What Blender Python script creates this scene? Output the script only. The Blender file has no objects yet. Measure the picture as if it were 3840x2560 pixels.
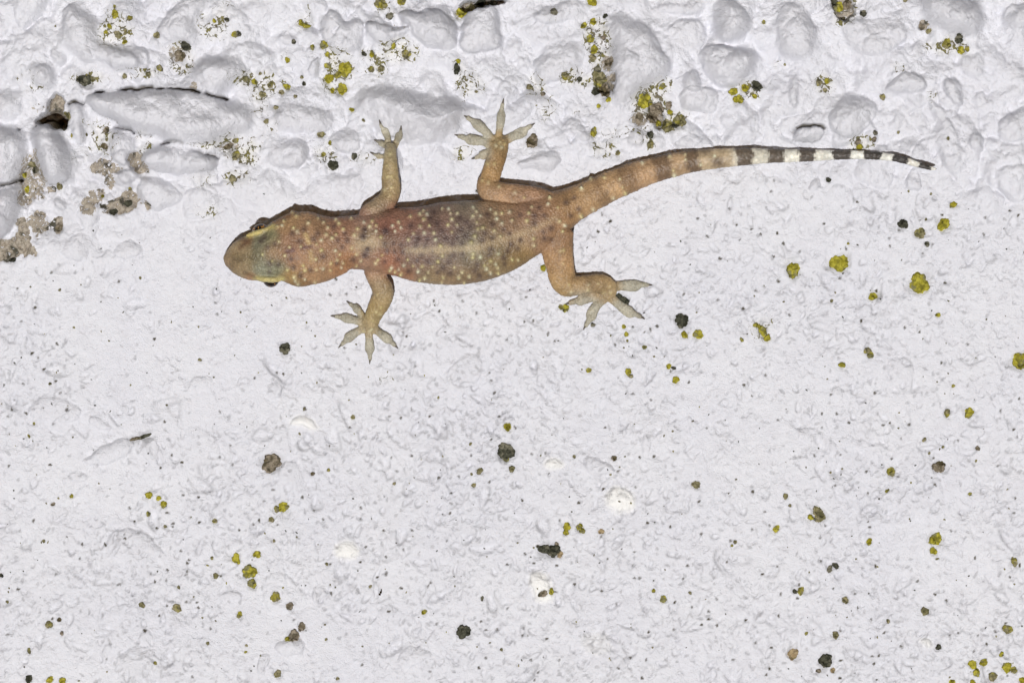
# Young gecko clinging to a whitewashed pebble wall, lit from just below the lens.
# 1 Blender unit = 1 cm (unit scale 0.01); wall plane = XZ, relief towards -Y (towards the camera).
import bpy, math, random
import numpy as np
from mathutils import Vector

random.seed(7)
rng = np.random.default_rng(7)
scene = bpy.context.scene
scene.unit_settings.system = 'METRIC'
scene.unit_settings.scale_length = 0.01
COL = scene.collection

# ------------------------------------------------------------------ camera
D = 30.0                      # lens to wall, cm
PPU = 500.0                   # 500 photo pixels = 1 cm on the wall plane
cam_d = bpy.data.cameras.new('camera')
cam_d.sensor_width = 36.0
cam_d.lens = 36.0 * D / (3840 / PPU)
cam_d.clip_start = 0.5
cam_d.clip_end = 500.0
cam = bpy.data.objects.new('camera', cam_d)
cam.location = (0, -D, 0)
cam.rotation_euler = (math.radians(90), 0, 0)
COL.objects.link(cam)
scene.camera = cam

# ------------------------------------------------------------------ world, sun, exposure
SUN_TILT = 15.0               # light rises from below the lens axis
SUN_SIDE = 2.0
world = bpy.data.worlds.new('World')
scene.world = world
world.use_nodes = True
wn = world.node_tree.nodes
sky = wn.new('ShaderNodeTexSky')
sky.sky_type = 'NISHITA'
sky.sun_disc = False
sky.sun_elevation = math.radians(4)          # a last trace of dusk sky; the key light rises from below the lens
sky.sun_rotation = math.radians(180 + SUN_SIDE)
world.node_tree.links.new(sky.outputs[0], wn['Background'].inputs[0])
wn['Background'].inputs[1].default_value = 0.024
sun_d = bpy.data.lights.new('sun', 'SUN')
sun_d.energy = 3.8
sun_d.angle = math.radians(1.6)
sun_d.color = (1.0, 0.99, 0.98)
sun = bpy.data.objects.new('sun', sun_d)
ld = Vector((math.tan(math.radians(SUN_SIDE)), 1.0, math.tan(math.radians(SUN_TILT))))
sun.rotation_euler = ld.to_track_quat('-Z', 'Y').to_euler()
sun.location = -ld * 12
COL.objects.link(sun)
scene.view_settings.view_transform = 'Standard'
scene.view_settings.look = 'None'
scene.view_settings.exposure = 0.0
scene.view_settings.gamma = 1.0
scene.view_settings.use_curve_mapping = False
scene.cycles.max_bounces = 6
scene.cycles.diffuse_bounces = 4

# ------------------------------------------------------------------ numeric helpers
def lat(ix, iy, seed):
    h = (ix.astype(np.int64) * 374761393 + iy.astype(np.int64) * 668265263 + seed * 974634777) & 0xFFFFFFFF
    h = ((h ^ (h >> 13)) * 1274126177) & 0xFFFFFFFF
    return ((h ^ (h >> 16)) & 0xFFFFFF) / float(0xFFFFFF)

def vnoise(x, y, seed=0):
    ix = np.floor(x); iy = np.floor(y)
    fx = x - ix; fy = y - iy
    fx = fx * fx * fx * (fx * (fx * 6 - 15) + 10); fy = fy * fy * fy * (fy * (fy * 6 - 15) + 10)
    a = lat(ix, iy, seed); b = lat(ix + 1, iy, seed); c = lat(ix, iy + 1, seed); d = lat(ix + 1, iy + 1, seed)
    return (a + (b - a) * fx) * (1 - fy) + (c + (d - c) * fx) * fy - 0.5

def fbm(x, y, scale, octv=4, seed=0, gain=0.5):
    x = x / scale; y = y / scale
    s = np.zeros(np.broadcast(x, y).shape); a = 1.0
    for k in range(octv):
        c, sn = math.cos(0.7 + k), math.sin(0.7 + k)
        s = s + a * vnoise(c * x - sn * y + 17.3 * k, sn * x + c * y - 9.1 * k, seed + k * 31)
        x = x * 2.03; y = y * 2.03; a *= gain
    return s

def sstep(a, b, v):
    t = np.clip((v - a) / (b - a), 0, 1)
    return t * t * (3 - 2 * t)

def chaikin(p, n=2):
    p = np.asarray(p, float)
    for _ in range(n):
        q = np.roll(p, -1, 0)
        p = np.stack([0.75 * p + 0.25 * q, 0.25 * p + 0.75 * q], 1).reshape(-1, 2)
    return p

def catmull(p, n):
    """dense Catmull-Rom through control rows"""
    p = np.asarray(p, float)
    e = np.vstack([2 * p[0] - p[1], p, 2 * p[-1] - p[-2]])
    out = []
    for i in range(1, len(e) - 2):
        t = np.linspace(0, 1, n, endpoint=False)[:, None]
        a, b, c, d = e[i - 1], e[i], e[i + 1], e[i + 2]
        out.append(0.5 * (2 * b + (c - a) * t + (2 * a - 5 * b + 4 * c - d) * t**2 + (3 * b - a - 3 * c + d) * t**3))
    out.append(p[-1:])
    return np.vstack(out)

# crops of the survey photograph: name -> (x0, y0, scale)
CROPS = {'1': (0, 0, 2.45), '2': (960, 0, 2.45), '3': (1920, 0, 2.45), '4': (2880, 0, 2.45),
         '5': (0, 640, 2.45), '6': (2880, 640, 2.45), '7': (0, 1280, 2.45), '8': (960, 1280, 2.45),
         '9': (1920, 1200, 2.45), 'a': (2880, 1280, 2.45), 'b': (0, 1920, 2.45), 'c': (960, 1920, 2.45),
         'd': (1920, 1920, 2.45), 'e': (2880, 1920, 2.45),
         'H': (800, 700, 2.94), 'B': (1300, 700, 2.6133), 'L': (1200, 420, 2.6133),
         'F': (1200, 980, 3.92), 'R': (1950, 850, 3.92), 'T': (1950, 500, 2.767)}

def cp(c, pts):
    x0, y0, s = CROPS[c]
    p = np.array(pts, float)
    p[:, 0] = p[:, 0] / s + x0
    p[:, 1] = p[:, 1] / s + y0
    if p.shape[1] > 2:
        p[:, 2] = p[:, 2] / s
    return p

def w2(px, py):               # survey pixel -> wall plane x, z
    return (np.asarray(px) - 1920) / PPU, (1280 - np.asarray(py)) / PPU

# ------------------------------------------------------------------ material helper
def lin(r, g, b, k=1.0):
    f = lambda c: (c / 255 / 12.92 if c / 255 <= 0.04045 else ((c / 255 + 0.055) / 1.055) ** 2.4) * k
    return (f(r), f(g), f(b), 1.0)

class NT:
    def __init__(self, name):
        self.m = bpy.data.materials.new(name); self.m.use_nodes = True
        self.t = self.m.node_tree; self.t.nodes.clear()
        self.out = self.n('ShaderNodeOutputMaterial')
        self.b = self.n('ShaderNodeBsdfPrincipled')
        self.l(self.b.outputs[0], self.out.inputs[0])
    def n(self, kind, **kw):
        nd = self.t.nodes.new(kind)
        for k, v in kw.items(): setattr(nd, k, v)
        return nd
    def l(self, a, b): self.t.links.new(a, b)
    def put(self, sock, v):
        if hasattr(v, 'is_linked') or isinstance(v, bpy.types.NodeSocket): self.l(v, sock)
        else: sock.default_value = v
    def attr(self, name): return self.n('ShaderNodeAttribute', attribute_name=name)
    def pos(self): return self.n('ShaderNodeNewGeometry').outputs['Position']
    def noise(self, vec, scale, detail=3, rough=0.55):
        nd = self.n('ShaderNodeTexNoise'); self.l(vec, nd.inputs['Vector'])
        nd.inputs['Scale'].default_value = scale; nd.inputs['Detail'].default_value = detail
        nd.inputs['Roughness'].default_value = rough
        return nd.outputs['Fac']
    def voro(self, vec, scale, feature='F1', out='Distance'):
        nd = self.n('ShaderNodeTexVoronoi', feature=feature); self.l(vec, nd.inputs['Vector'])
        nd.inputs['Scale'].default_value = scale
        return nd.outputs[out]
    def ramp(self, f, a, b, lo=0.0, hi=1.0):
        nd = self.n('ShaderNodeMapRange', interpolation_type='SMOOTHSTEP'); self.l(f, nd.inputs[0])
        for i, v in zip((1, 2, 3, 4), (a, b, lo, hi)): nd.inputs[i].default_value = v
        return nd.outputs[0]
    def math(self, op, a, b=0.0):
        nd = self.n('ShaderNodeMath', operation=op); self.put(nd.inputs[0], a); self.put(nd.inputs[1], b)
        return nd.outputs[0]
    def mix(self, f, a, b, mode='MIX'):
        nd = self.n('ShaderNodeMix', data_type='RGBA', blend_type=mode)
        self.put(nd.inputs[0], f); self.put(nd.inputs[6], a); self.put(nd.inputs[7], b)
        return nd.outputs[2]
    def bump(self, h, dist, strength=1.0, normal=None):
        nd = self.n('ShaderNodeBump'); self.l(h, nd.inputs['Height'])
        nd.inputs['Distance'].default_value = dist; nd.inputs['Strength'].default_value = strength
        if normal is not None: self.l(normal, nd.inputs['Normal'])
        return nd.outputs[0]
    def finish(self, col, rough=0.7, normal=None, spec=0.3):
        self.put(self.b.inputs['Base Color'], col)
        self.put(self.b.inputs['Roughness'], rough)
        self.b.inputs['Specular IOR Level'].default_value = spec
        if normal is not None: self.l(normal, self.b.inputs['Normal'])
        return self.m

# ------------------------------------------------------------------ WALL: one height field, split into plaster and stones
def axis(fine, far, step):
    a = list(np.arange(0, fine, step)); s = step
    while a[-1] < far:
        s = min(s * 1.06, 0.09); a.append(a[-1] + s)
    a = np.array(a)
    return np.concatenate([-a[:0:-1], a])

GX = axis(3.95, 8.5, 0.0082)
GZ = axis(2.66, 6.8, 0.0082)
XX, ZZ = np.meshgrid(GX, GZ, indexing='xy')
PX = XX * PPU + 1920
PY = 1280 - ZZ * PPU

edge_x = [-3000, 0, 300, 600, 900, 1300, 1700, 2050, 2400, 2900, 3300, 3840, 7000]
edge_y = [1150, 1000, 960, 860, 800, 760, 680, 640, 600, 640, 700, 770, 900]
LINE = np.interp(PX, edge_x, edge_y) + 120 * fbm(XX, ZZ, 0.9, 3, 5)
ROUGH = 1 - sstep(-150, 120, PY - LINE)          # 1 in the stony upper band, 0 on the smooth plaster

H = 0.05 * fbm(XX, ZZ, 2.2, 3, 11) + (0.012 + 0.05 * ROUGH) * fbm(XX, ZZ, 0.55, 4, 3)
bil = np.abs(fbm(XX + 0.15 * fbm(XX, ZZ, 0.4, 2, 8), ZZ, 0.34, 4, 21))
H += ROUGH * (0.13 * np.sqrt(bil + 0.002) - 0.04)
H += 0.005 * fbm(XX, ZZ, 0.07, 3, 40) * (0.6 + ROUGH)
GREY = np.zeros_like(H); BARE = np.zeros_like(H); DIRT_SHADE = np.zeros_like(H); GREEN = np.zeros_like(H); WHITE = np.zeros_like(H)

def window(x, z, r):
    i0, i1 = np.searchsorted(GX, [x - r, x + r]); j0, j1 = np.searchsorted(GZ, [z - r, z + r])
    return slice(max(j0, 0), max(j1, 0)), slice(max(i0, 0), max(i1, 0))

def lump(x, z, r, h, asp=1.0, ang=0.0, flat=2.0, rim=0.0, dirt=0.0, seed=0, white=0.0, crescent=False):
    w = window(x, z, r * 1.5 * max(asp, 1))
    X = XX[w] - x; Z = ZZ[w] - z
    if X.size == 0: return
    c, s = math.cos(ang), math.sin(ang)
    u = (c * X + s * Z) / (r * asp); v = (-s * X + c * Z) / r
    th = np.arctan2(v, u)
    q = np.hypot(u, v) * (1 + 0.16 * np.sin(2 * th + seed) + 0.10 * np.sin(3 * th + seed * 2.3) + 0.05 * np.sin(5 * th + seed * 4.1))
    prof = np.clip(1 - q ** flat, 0, 1)
    H[w] += h * np.sqrt(prof) if flat > 2.5 else h * prof
    if rim: H[w] -= rim * np.exp(-((q - 1.02) / 0.12) ** 2)
    if dirt:
        dm = sstep(1.0, 0.62, q)
        if crescent: dm = np.exp(-((q - 0.82) / 0.2) ** 2) * (0.25 + 0.75 * sstep(-0.5, 0.8, np.cos(th - seed * 1.7)))
        DIRT_SHADE[w] = np.maximum(DIRT_SHADE[w], dirt * dm)
    if white: WHITE[w] = np.maximum(WHITE[w], white * sstep(1.15, 0.7, q))

# pebbles half drowned in the paint: upper band
for k in range(240):
    x = rng.uniform(-6, 6); z = rng.uniform(0.7, 5.0)
    px, py = x * PPU + 1920, 1280 - z * PPU
    if py > np.interp(px, edge_x, edge_y) - 30: continue
    r = rng.choice([0.05, 0.07, 0.1, 0.14]) * rng.uniform(0.8, 1.3)
    lump(x, z, r, r * rng.uniform(0.2, 0.5), rng.uniform(1, 1.7), rng.uniform(0, 3.14), rng.choice([2, 3]), 0.012, 0, rng.uniform(0, 6))
# faint grains under the smooth plaster
for k in range(1500):
    x = rng.uniform(-5.5, 5.5); z = rng.uniform(-4.2, 1.2)
    px, py = x * PPU + 1920, 1280 - z * PPU
    if py < np.interp(px, edge_x, edge_y) + 40: continue
    r = min(0.03 * (1 + rng.pareto(2.2)), 0.17)
    r *= 1.0 if k % 3 else 0.7
    sgn = 1 if rng.random() < 0.72 else -0.6
    lump(x, z, r, sgn * (0.002 + r * rng.uniform(0.02, 0.075)), rng.uniform(1, 1.9), rng.uniform(0, 3.14), rng.choice([2, 2, 4]), rng.uniform(0.0, 0.004) * (r > 0.03), 0, rng.uniform(0, 6))
# digitised stones: crop, outline, height, edge width, (tilt x, tilt z), shade painted dark in the upper joint
ST = []
def stone(c, pts, h, e=0.12, tilt=(0, 0), dirt=0.0, grey=1.0, label=None, pw=2.0, white=0.0):  # dirt: weight of the shade painted above the stone
    ST.append((cp(c, pts), h, e, tilt, dirt, grey, label, pw, white))

stone('1', [(775,950),(830,870),(950,850),(1300,830),(1850,830),(2090,890),(2250,990),(2325,1090),(2290,1170),(2150,1230),(2050,1290),(1900,1310),(1700,1335),(1600,1340),(1480,1290),(1260,1235),(1130,1165),(1020,1090),(900,1045),(810,1000)], 0.17, 0.13, (0.02,-0.06), 0.8, label='long flat slab painted over, lens shaped, with a dark gap along its upper edge')
stone('1', [(310,1230),(350,1160),(430,1130),(510,1150),(550,1260),(610,1360),(660,1500),(660,1570),(640,1628),(560,1683),(470,1668),(400,1618),(343,1470),(314,1323)], 0.2, 0.14, (0,0), 0.9)
stone('1', [(-150,1176),(150,1200),(270,1270),(255,1372),(235,1519),(216,1629),(147,1715),(74,1749),(-150,1749)], 0.24, 0.2, (-0.05,0), 0.7)
stone('5', [(-150,180),(71,180),(180,102),(216,130),(225,299),(201,451),(160,561),(100,640),(-150,760)], 0.26, 0.22, (-0.05,0), 0.7)
stone('1', [(1020,1210),(1130,1190),(1240,1220),(1255,1400),(1210,1480),(1150,1510),(1100,1480),(1040,1400),(1010,1290)], 0.08, 0.07, dirt=0.5)
stone('1', [(1310,1440),(1400,1370),(1550,1340),(1700,1370),(1850,1400),(2000,1440),(1990,1520),(1887,1580),(1666,1605),(1470,1597),(1335,1568),(1298,1507)], 0.12, 0.12, dirt=0.55)
stone('1', [(690,940),(770,940),(790,1000),(800,1150),(790,1300),(720,1350),(670,1250),(660,1050)], 0.1, 0.08, dirt=0.9)
stone('1', [(600,230),(620,100),(680,50),(780,90),(860,200),(850,300),(900,400),(1000,430),(1150,440),(1260,520),(1290,600),(1230,640),(1080,650),(980,560),(760,560),(640,480),(600,380)], 0.1, 0.11)
stone('1', [(1440,290),(1530,180),(1620,80),(1700,0),(1850,-40),(1900,60),(1840,200),(1820,330),(1760,420),(1600,400),(1500,340)], 0.13, 0.16, (0.05,-0.12))
stone('1', [(1820,620),(1850,540),(1960,490),(2100,480),(2220,540),(2240,650),(2160,760),(2020,830),(1860,820),(1820,740)], 0.09, 0.14)
stone('1', [(-60,900),(30,800),(110,840),(150,960),(200,920),(190,1080),(100,1130),(0,1150)], 0.1, 0.1, dirt=0.3)
stone('1', [(410,480),(520,470),(610,520),(600,600),(540,640),(470,600)], 0.06, 0.07)
stone('1', [(270,620),(420,600),(520,660),(520,760),(430,810),(330,760)], 0.07, 0.09, dirt=0.4)
stone('2', [(590,190),(640,110),(720,120),(790,200),(870,150),(940,210),(965,330),(950,440),(880,490),(780,490),(690,420),(680,330),(620,290)], 0.08, 0.09)
stone('2', [(970,250),(1050,230),(1250,250),(1390,265),(1405,300),(1300,360),(1180,400),(1080,390),(990,330)], 0.09, 0.07, (0,-0.1), 0.35)
stone('2', [(1290,80),(1400,70),(1600,90),(1800,170),(1890,230),(1890,330),(1850,440),(1700,470),(1520,430),(1450,350),(1420,300),(1380,250),(1300,150)], 0.13, 0.16, (0.02,-0.15), 0.1)
stone('2', [(1905,220),(1990,90),(2100,70),(2210,80),(2240,200),(2260,350),(2260,440),(2150,480),(1990,480),(1895,420),(1895,330)], 0.12, 0.09, dirt=0.5)
stone('2', [(880,860),(950,820),(1150,800),(1320,810),(1450,840),(1600,890),(1800,890),(1900,940),(2000,1040),(1950,1090),(1860,1230),(1740,1290),(1500,1330),(1350,1320),(1180,1250),(1080,1100),(960,1000)], 0.25, 0.2, (0,0.0), 0.0, pw=1.15, label='faceted angular stone painted over, darker on its upper faces')
stone('2', [(110,1280),(200,1275),(400,1280),(460,1350),(480,1450),(400,1560),(200,1560),(90,1450)], 0.07, 0.07, dirt=0.45)
stone('2', [(690,1260),(760,1210),(850,1200),(950,1270),(970,1370),(900,1410),(800,1400),(720,1350)], 0.06, 0.07, dirt=0.2)
stone('2', [(480,640),(530,540),(600,520),(600,640),(560,740),(500,740)], 0.06, 0.05)
stone('2', [(230,340),(300,310),(390,330),(400,400),(330,430),(250,410)], 0.05, 0.06)
stone('2', [(480,300),(540,270),(620,330),(630,420),(560,440),(490,400)], 0.05, 0.07)
stone('2', [(1500,740),(1560,670),(1680,680),(1740,780),(1700,870),(1580,860),(1510,810)], 0.06, 0.09)
stone('2', [(210,960),(300,970),(420,1000),(660,1000),(680,1160),(560,1200),(400,1240),(210,1200),(150,1110)], 0.07, 0.12)
stone('2', [(690,900),(760,880),(790,1000),(740,1100),(690,1060)], 0.05, 0.05)
stone('3', [(1830,190),(1870,60),(1990,20),(2100,90),(2200,190),(2210,260),(2140,340),(2040,400),(1920,410),(1840,330)], 0.15, 0.16, dirt=0.25, label='smooth rounded triangular pebble painted over')
stone('3', [(1720,550),(1770,470),(1880,430),(2080,440),(2200,450),(2250,540),(2220,660),(2140,760),(2020,820),(1900,800),(1790,740),(1750,700)], 0.15, 0.17, dirt=0.3, label='broad smooth pebble painted over')
stone('3', [(1570,660),(1620,630),(1710,650),(1745,720),(1735,800),(1700,825),(1590,805),(1550,730)], 0.09, 0.07, dirt=0.8)
stone('3', [(1530,940),(1580,850),(1680,822),(1790,830),(1860,900),(1870,1000),(1820,1080),(1700,1060),(1570,1030)], 0.1, 0.11)
stone('3', [(900,230),(960,150),(1100,190),(1250,230),(1330,330),(1380,450),(1470,600),(1440,680),(1330,760),(1180,860),(1100,950),(1020,1015),(950,950),(920,850),(915,700),(900,500),(930,400)], 0.15, 0.17, label='large wedge shaped stone painted over, narrowing downwards')
stone('3', [(1320,50),(1400,40),(1560,70),(1700,10),(1770,50),(1740,130),(1620,165),(1480,165),(1340,120)], 0.08, 0.07, dirt=0.2)
stone('3', [(1430,300),(1500,200),(1650,172),(1750,190),(1800,300),(1790,440),(1700,480),(1550,450)], 0.08, 0.12)
stone('3', [(180,700),(230,500),(340,420),(560,430),(640,500),(600,620),(400,740),(250,750)], 0.07, 0.1)
stone('3', [(430,1160),(500,1100),(620,1130),(720,1230),(700,1300),(560,1280)], 0.06, 0.09)
stone('3', [(1060,1290),(1120,1190),(1220,1210),(1230,1300),(1200,1340),(1080,1330)], 0.06, 0.07)
stone('3', [(60,1530),(180,1480),(240,1420),(330,1400),(460,1460),(440,1560),(250,1600)], 0.08, 0.1)
stone('3', [(1500,1330),(1560,1280),(1640,1230),(1740,1240),(1750,1320),(1640,1350)], 0.05, 0.07)
stone('3', [(150,130),(400,20),(600,0),(740,100),(700,160),(480,200),(250,230)], 0.07, 0.1)
stone('4', [(50,200),(90,100),(190,50),(280,80),(350,180),(410,260),(430,420),(380,520),(220,560),(80,500),(30,350)], 0.1, 0.12, dirt=0.15)
stone('4', [(1392,80),(1400,-40),(1700,-60),(1900,0),(1960,120),(1960,250),(1880,350),(1750,338),(1550,298),(1420,230)], 0.17, 0.2, dirt=0.3, label='large smooth oval pebble painted over, with lichen under it')
stone('4', [(185,750),(220,690),(270,690),(300,800),(310,980),(240,1030),(195,920)], 0.06, 0.06)
stone('4', [(600,280),(760,170),(1000,140),(1250,200),(1340,350),(1180,500),(900,520),(700,400)], 0.08, 0.2)
stone('4', [(510,1120),(600,900),(750,830),(940,880),(990,980),(970,1100),(900,1180),(700,1290),(560,1200)], 0.11, 0.17)
stone('4', [(1050,830),(1130,720),(1280,660),(1440,740),(1450,880),(1300,900),(1130,870)], 0.08, 0.1, dirt=0.15)
stone('4', [(1440,920),(1500,960),(1640,1100),(1750,1220),(1740,1290),(1600,1200),(1450,1080)], 0.06, 0.07, dirt=0.1)
stone('4', [(1835,1290),(1860,1230),(1940,1220),(1990,1270),(2000,1370),(1930,1380),(1870,1340)], 0.06, 0.05, dirt=0.45)
stone('4', [(1600,720),(1680,680),(1760,780),(1800,940),(1720,960),(1640,900)], 0.07, 0.08, dirt=0.15)
stone('4', [(200,1280),(270,1185),(505,1185),(540,1260),(480,1330),(250,1330)], 0.07, 0.06, dirt=0.85)
stone('4', [(1270,500),(1290,420),(1370,390),(1430,470),(1400,560),(1320,580)], 0.05, 0.07)
stone('4', [(2100,1200),(2250,1000),(2450,960),(2450,1300),(2200,1320)], 0.08, 0.12)
stone('4', [(1770,600),(1860,520),(1980,560),(2010,660),(1940,750),(1820,720)], 0.06, 0.1)
stone('4', [(2160,600),(2260,540),(2360,600),(2380,760),(2260,760)], 0.05, 0.08)
stone('4', [(2140,200),(2250,20),(2420,-20),(2420,250),(2250,300)], 0.08, 0.12)
stone('6', [(370,130),(420,40),(500,30),(525,110),(480,165),(400,170)], 0.04, 0.05)
stone('5', [(590,760),(640,620),(740,560),(840,600),(860,760),(820,830),(680,850)], 0.045, 0.09)
stone('5', [(1040,740),(1100,660),(1180,640),(1290,700),(1300,770),(1200,820),(1090,810)], 0.04, 0.08)
stone('5', [(1240,60),(1400,70),(1560,80),(1700,200),(1600,320),(1400,340),(1300,300),(1250,180)], 0.08, 0.14)
stone('5', [(490,280),(560,240),(630,300),(600,350),(520,340)], 0.06, 0.06)
stone('5', [(240,280),(280,260),(330,330),(300,360),(250,330)], 0.06, 0.05)
stone('5', [(210,60),(260,20),(330,60),(420,150),(460,240),(400,290),(330,240),(240,140)], 0.1, 0.08, dirt=0.2, grey=0.3)
stone('5', [(1060,0),(1250,0),(1250,100),(1200,140),(1120,110)], 0.07, 0.07, dirt=0.4)
stone('5', [(840,330),(960,290),(1000,360),(960,410),(860,400)], 0.05, 0.06)
# low pebbles showing through the smooth plaster
for c, pts, h in [
    ('8', [(230,1130),(320,1080),(420,1120),(415,1330),(380,1420),(310,1380),(250,1250)], .03),
    ('8', [(770,1120),(800,1030),(870,1015),(880,1060),(830,1110)], .025),
    ('8', [(1020,1000),(1040,900),(1080,850),(1120,860),(1090,960),(1060,1015)], .025),
    ('8', [(100,480),(130,390),(200,380),(225,450),(200,530),(130,530)], .02),
    ('8', [(1740,330),(1830,180),(1960,130),(2080,190),(2090,330),(1960,430),(1860,500),(1760,430)], .03),
    ('8', [(570,420),(660,390),(720,460),(700,530),(620,510)], .02),
    ('8', [(440,960),(460,905),(540,920),(550,970),(490,1010)], .02),
    ('9', [(660,1300),(740,1265),(860,1330),(955,1400),(880,1450),(760,1470),(690,1400)], .035),
    ('9', [(1150,1270),(1170,1130),(1220,1080),(1240,1170),(1200,1270)], .02),
    ('9', [(1610,1000),(1630,900),(1660,890),(1690,980),(1660,1040)], .02),
    ('9', [(1080,430),(1080,320),(1160,350),(1240,420),(1180,480)], .02),
    ('7', [(735,1100),(800,1000),(930,910),(1100,905),(1240,930),(1180,1010),(1040,1080),(850,1140)], .05),
    ('7', [(1310,910),(1400,890),(1500,930),(1520,1080),(1400,1130),(1340,1060)], .035),
    ('7', [(830,690),(930,690),(1040,800),(950,830),(870,790)], .03),
    ('7', [(250,660),(310,520),(480,510),(700,560),(760,660),(640,740),(420,740)], .03),
    ('7', [(1690,400),(1760,300),(1900,310),(1920,380),(1850,450),(1740,440)], .03),
    ('7', [(1640,600),(1640,490),(1700,480),(1725,550),(1680,640)], .025),
    ('7', [(610,1270),(650,1180),(730,1150),(820,1230),(760,1290),(660,1300)], .03),
    ('7', [(880,1480),(890,1380),(940,1330),(970,1390),(930,1490)], .025),
    ('7', [(1430,1250),(1470,1200),(1505,1210),(1490,1280),(1450,1295)], .02),
    ('b', [(980,260),(1060,170),(1230,160),(1480,290),(1510,370),(1300,440),(1080,430),(980,360)], .04),
    ('b', [(1300,1150),(1330,1070),(1400,1070),(1420,1160),(1360,1215),(1310,1200)], .035),
    ('b', [(1060,1400),(1100,1280),(1240,1220),(1400,1300),(1420,1430),(1300,1568),(1120,1560)], .04),
    ('b', [(2040,760),(2090,690),(2210,740),(2210,810),(2070,825)], .03),
    ('b', [(1550,1000),(1620,960),(1700,1000),(1700,1080),(1600,1110)], .025),
    ('b', [(930,1340),(940,1250),(975,1215),(1020,1240),(1010,1340),(960,1370)], .03),
    ('c', [(510,760),(560,690),(650,690),(680,760),(620,840),(540,855)], .03),
    ('c', [(700,640),(750,595),(830,620),(820,690),(740,700)], .025),
    ('c', [(840,700),(900,660),(970,720),(970,780),(860,765)], .025),
    ('c', [(1125,930),(1180,880),(1290,900),(1300,980),(1220,1020),(1140,1000)], .03),
    ('c', [(1270,1380),(1320,1280),(1450,1220),(1650,1250),(1560,1350),(1440,1400),(1360,1450)], .035),
    ('c', [(180,1260),(240,1160),(400,1130),(480,1220),(420,1320),(280,1330)], .035),
    ('c', [(10,1400),(40,1310),(140,1320),(130,1420),(80,1510),(20,1490)], .035),
    ('c', [(770,880),(850,840),(910,880),(860,950),(800,960)], .025),
    ('c', [(1110,790),(1140,670),(1170,680),(1160,770)], .02),
    ('d', [(1670,560),(1680,490),(1760,490),(1780,560),(1720,590)], .02),
    ('d', [(990,1440),(1010,1380),(1090,1380),(1080,1440),(1020,1470)], .025),
    ('a', [(300,850),(340,770),(480,770),(540,850),(460,950),(350,945)], .03),
    ('a', [(530,960),(560,890),(620,900),(620,980),(575,1020)], .03),
    ('a', [(320,690),(360,640),(430,670),(400,730)], .02),
    ('a', [(900,770),(950,710),(1050,760),(1030,800),(940,800)], .02),
    ('a', [(160,1090),(240,1060),(340,1060),(330,1110),(240,1130)], .025),
    ('a', [(1040,250),(1100,150),(1280,140),(1380,260),(1300,430),(1120,430)], .025),
    ('a', [(600,450),(660,405),(715,450),(705,530),(620,520)], .02)]:
    stone(c, pts, h, max(h * 1.6, 0.03), grey=0.45, dirt=0.0)
# bare white plaster knobs
stone('c', [(725,360),(760,300),(840,285),(920,330),(970,400),(900,450),(800,440),(740,410)], 0.052, 0.13, grey=0, white=1, label='bright white rounded knob of plaster')
stone('9', [(290,1310),(350,1275),(450,1290),(490,1330),(420,1380),(330,1370)], 0.05, 0.12, grey=0, white=1, label='bright white oval knob of plaster')
stone('d', [(185,600),(250,560),(350,600),(380,700),(390,810),(340,845),(260,840),(240,740)], 0.05, 0.09, grey=0, white=1, label='bright white squarish knob of plaster')
stone('d', [(840,-110),(900,-180),(1020,-190),(1120,-130),(1110,-40),(1000,20),(880,0)], 0.054, 0.15, grey=0, white=1, label='largest bright white knob of plaster')
stone('8', [(300,760),(360,680),(450,670),(540,720),(590,800),(520,820),(430,790),(340,800)], 0.05, 0.07, grey=0, white=0.9)
stone('e', [(1370,1180),(1420,1150),(1480,1200),(1500,1250),(1430,1240)], 0.05, 0.05, grey=0, white=0.9)
stone('d', [(640,1150),(760,1080),(900,1120),(890,1240),(800,1310),(660,1280)], 0.03, 0.08, grey=0, white=0.35)

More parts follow.
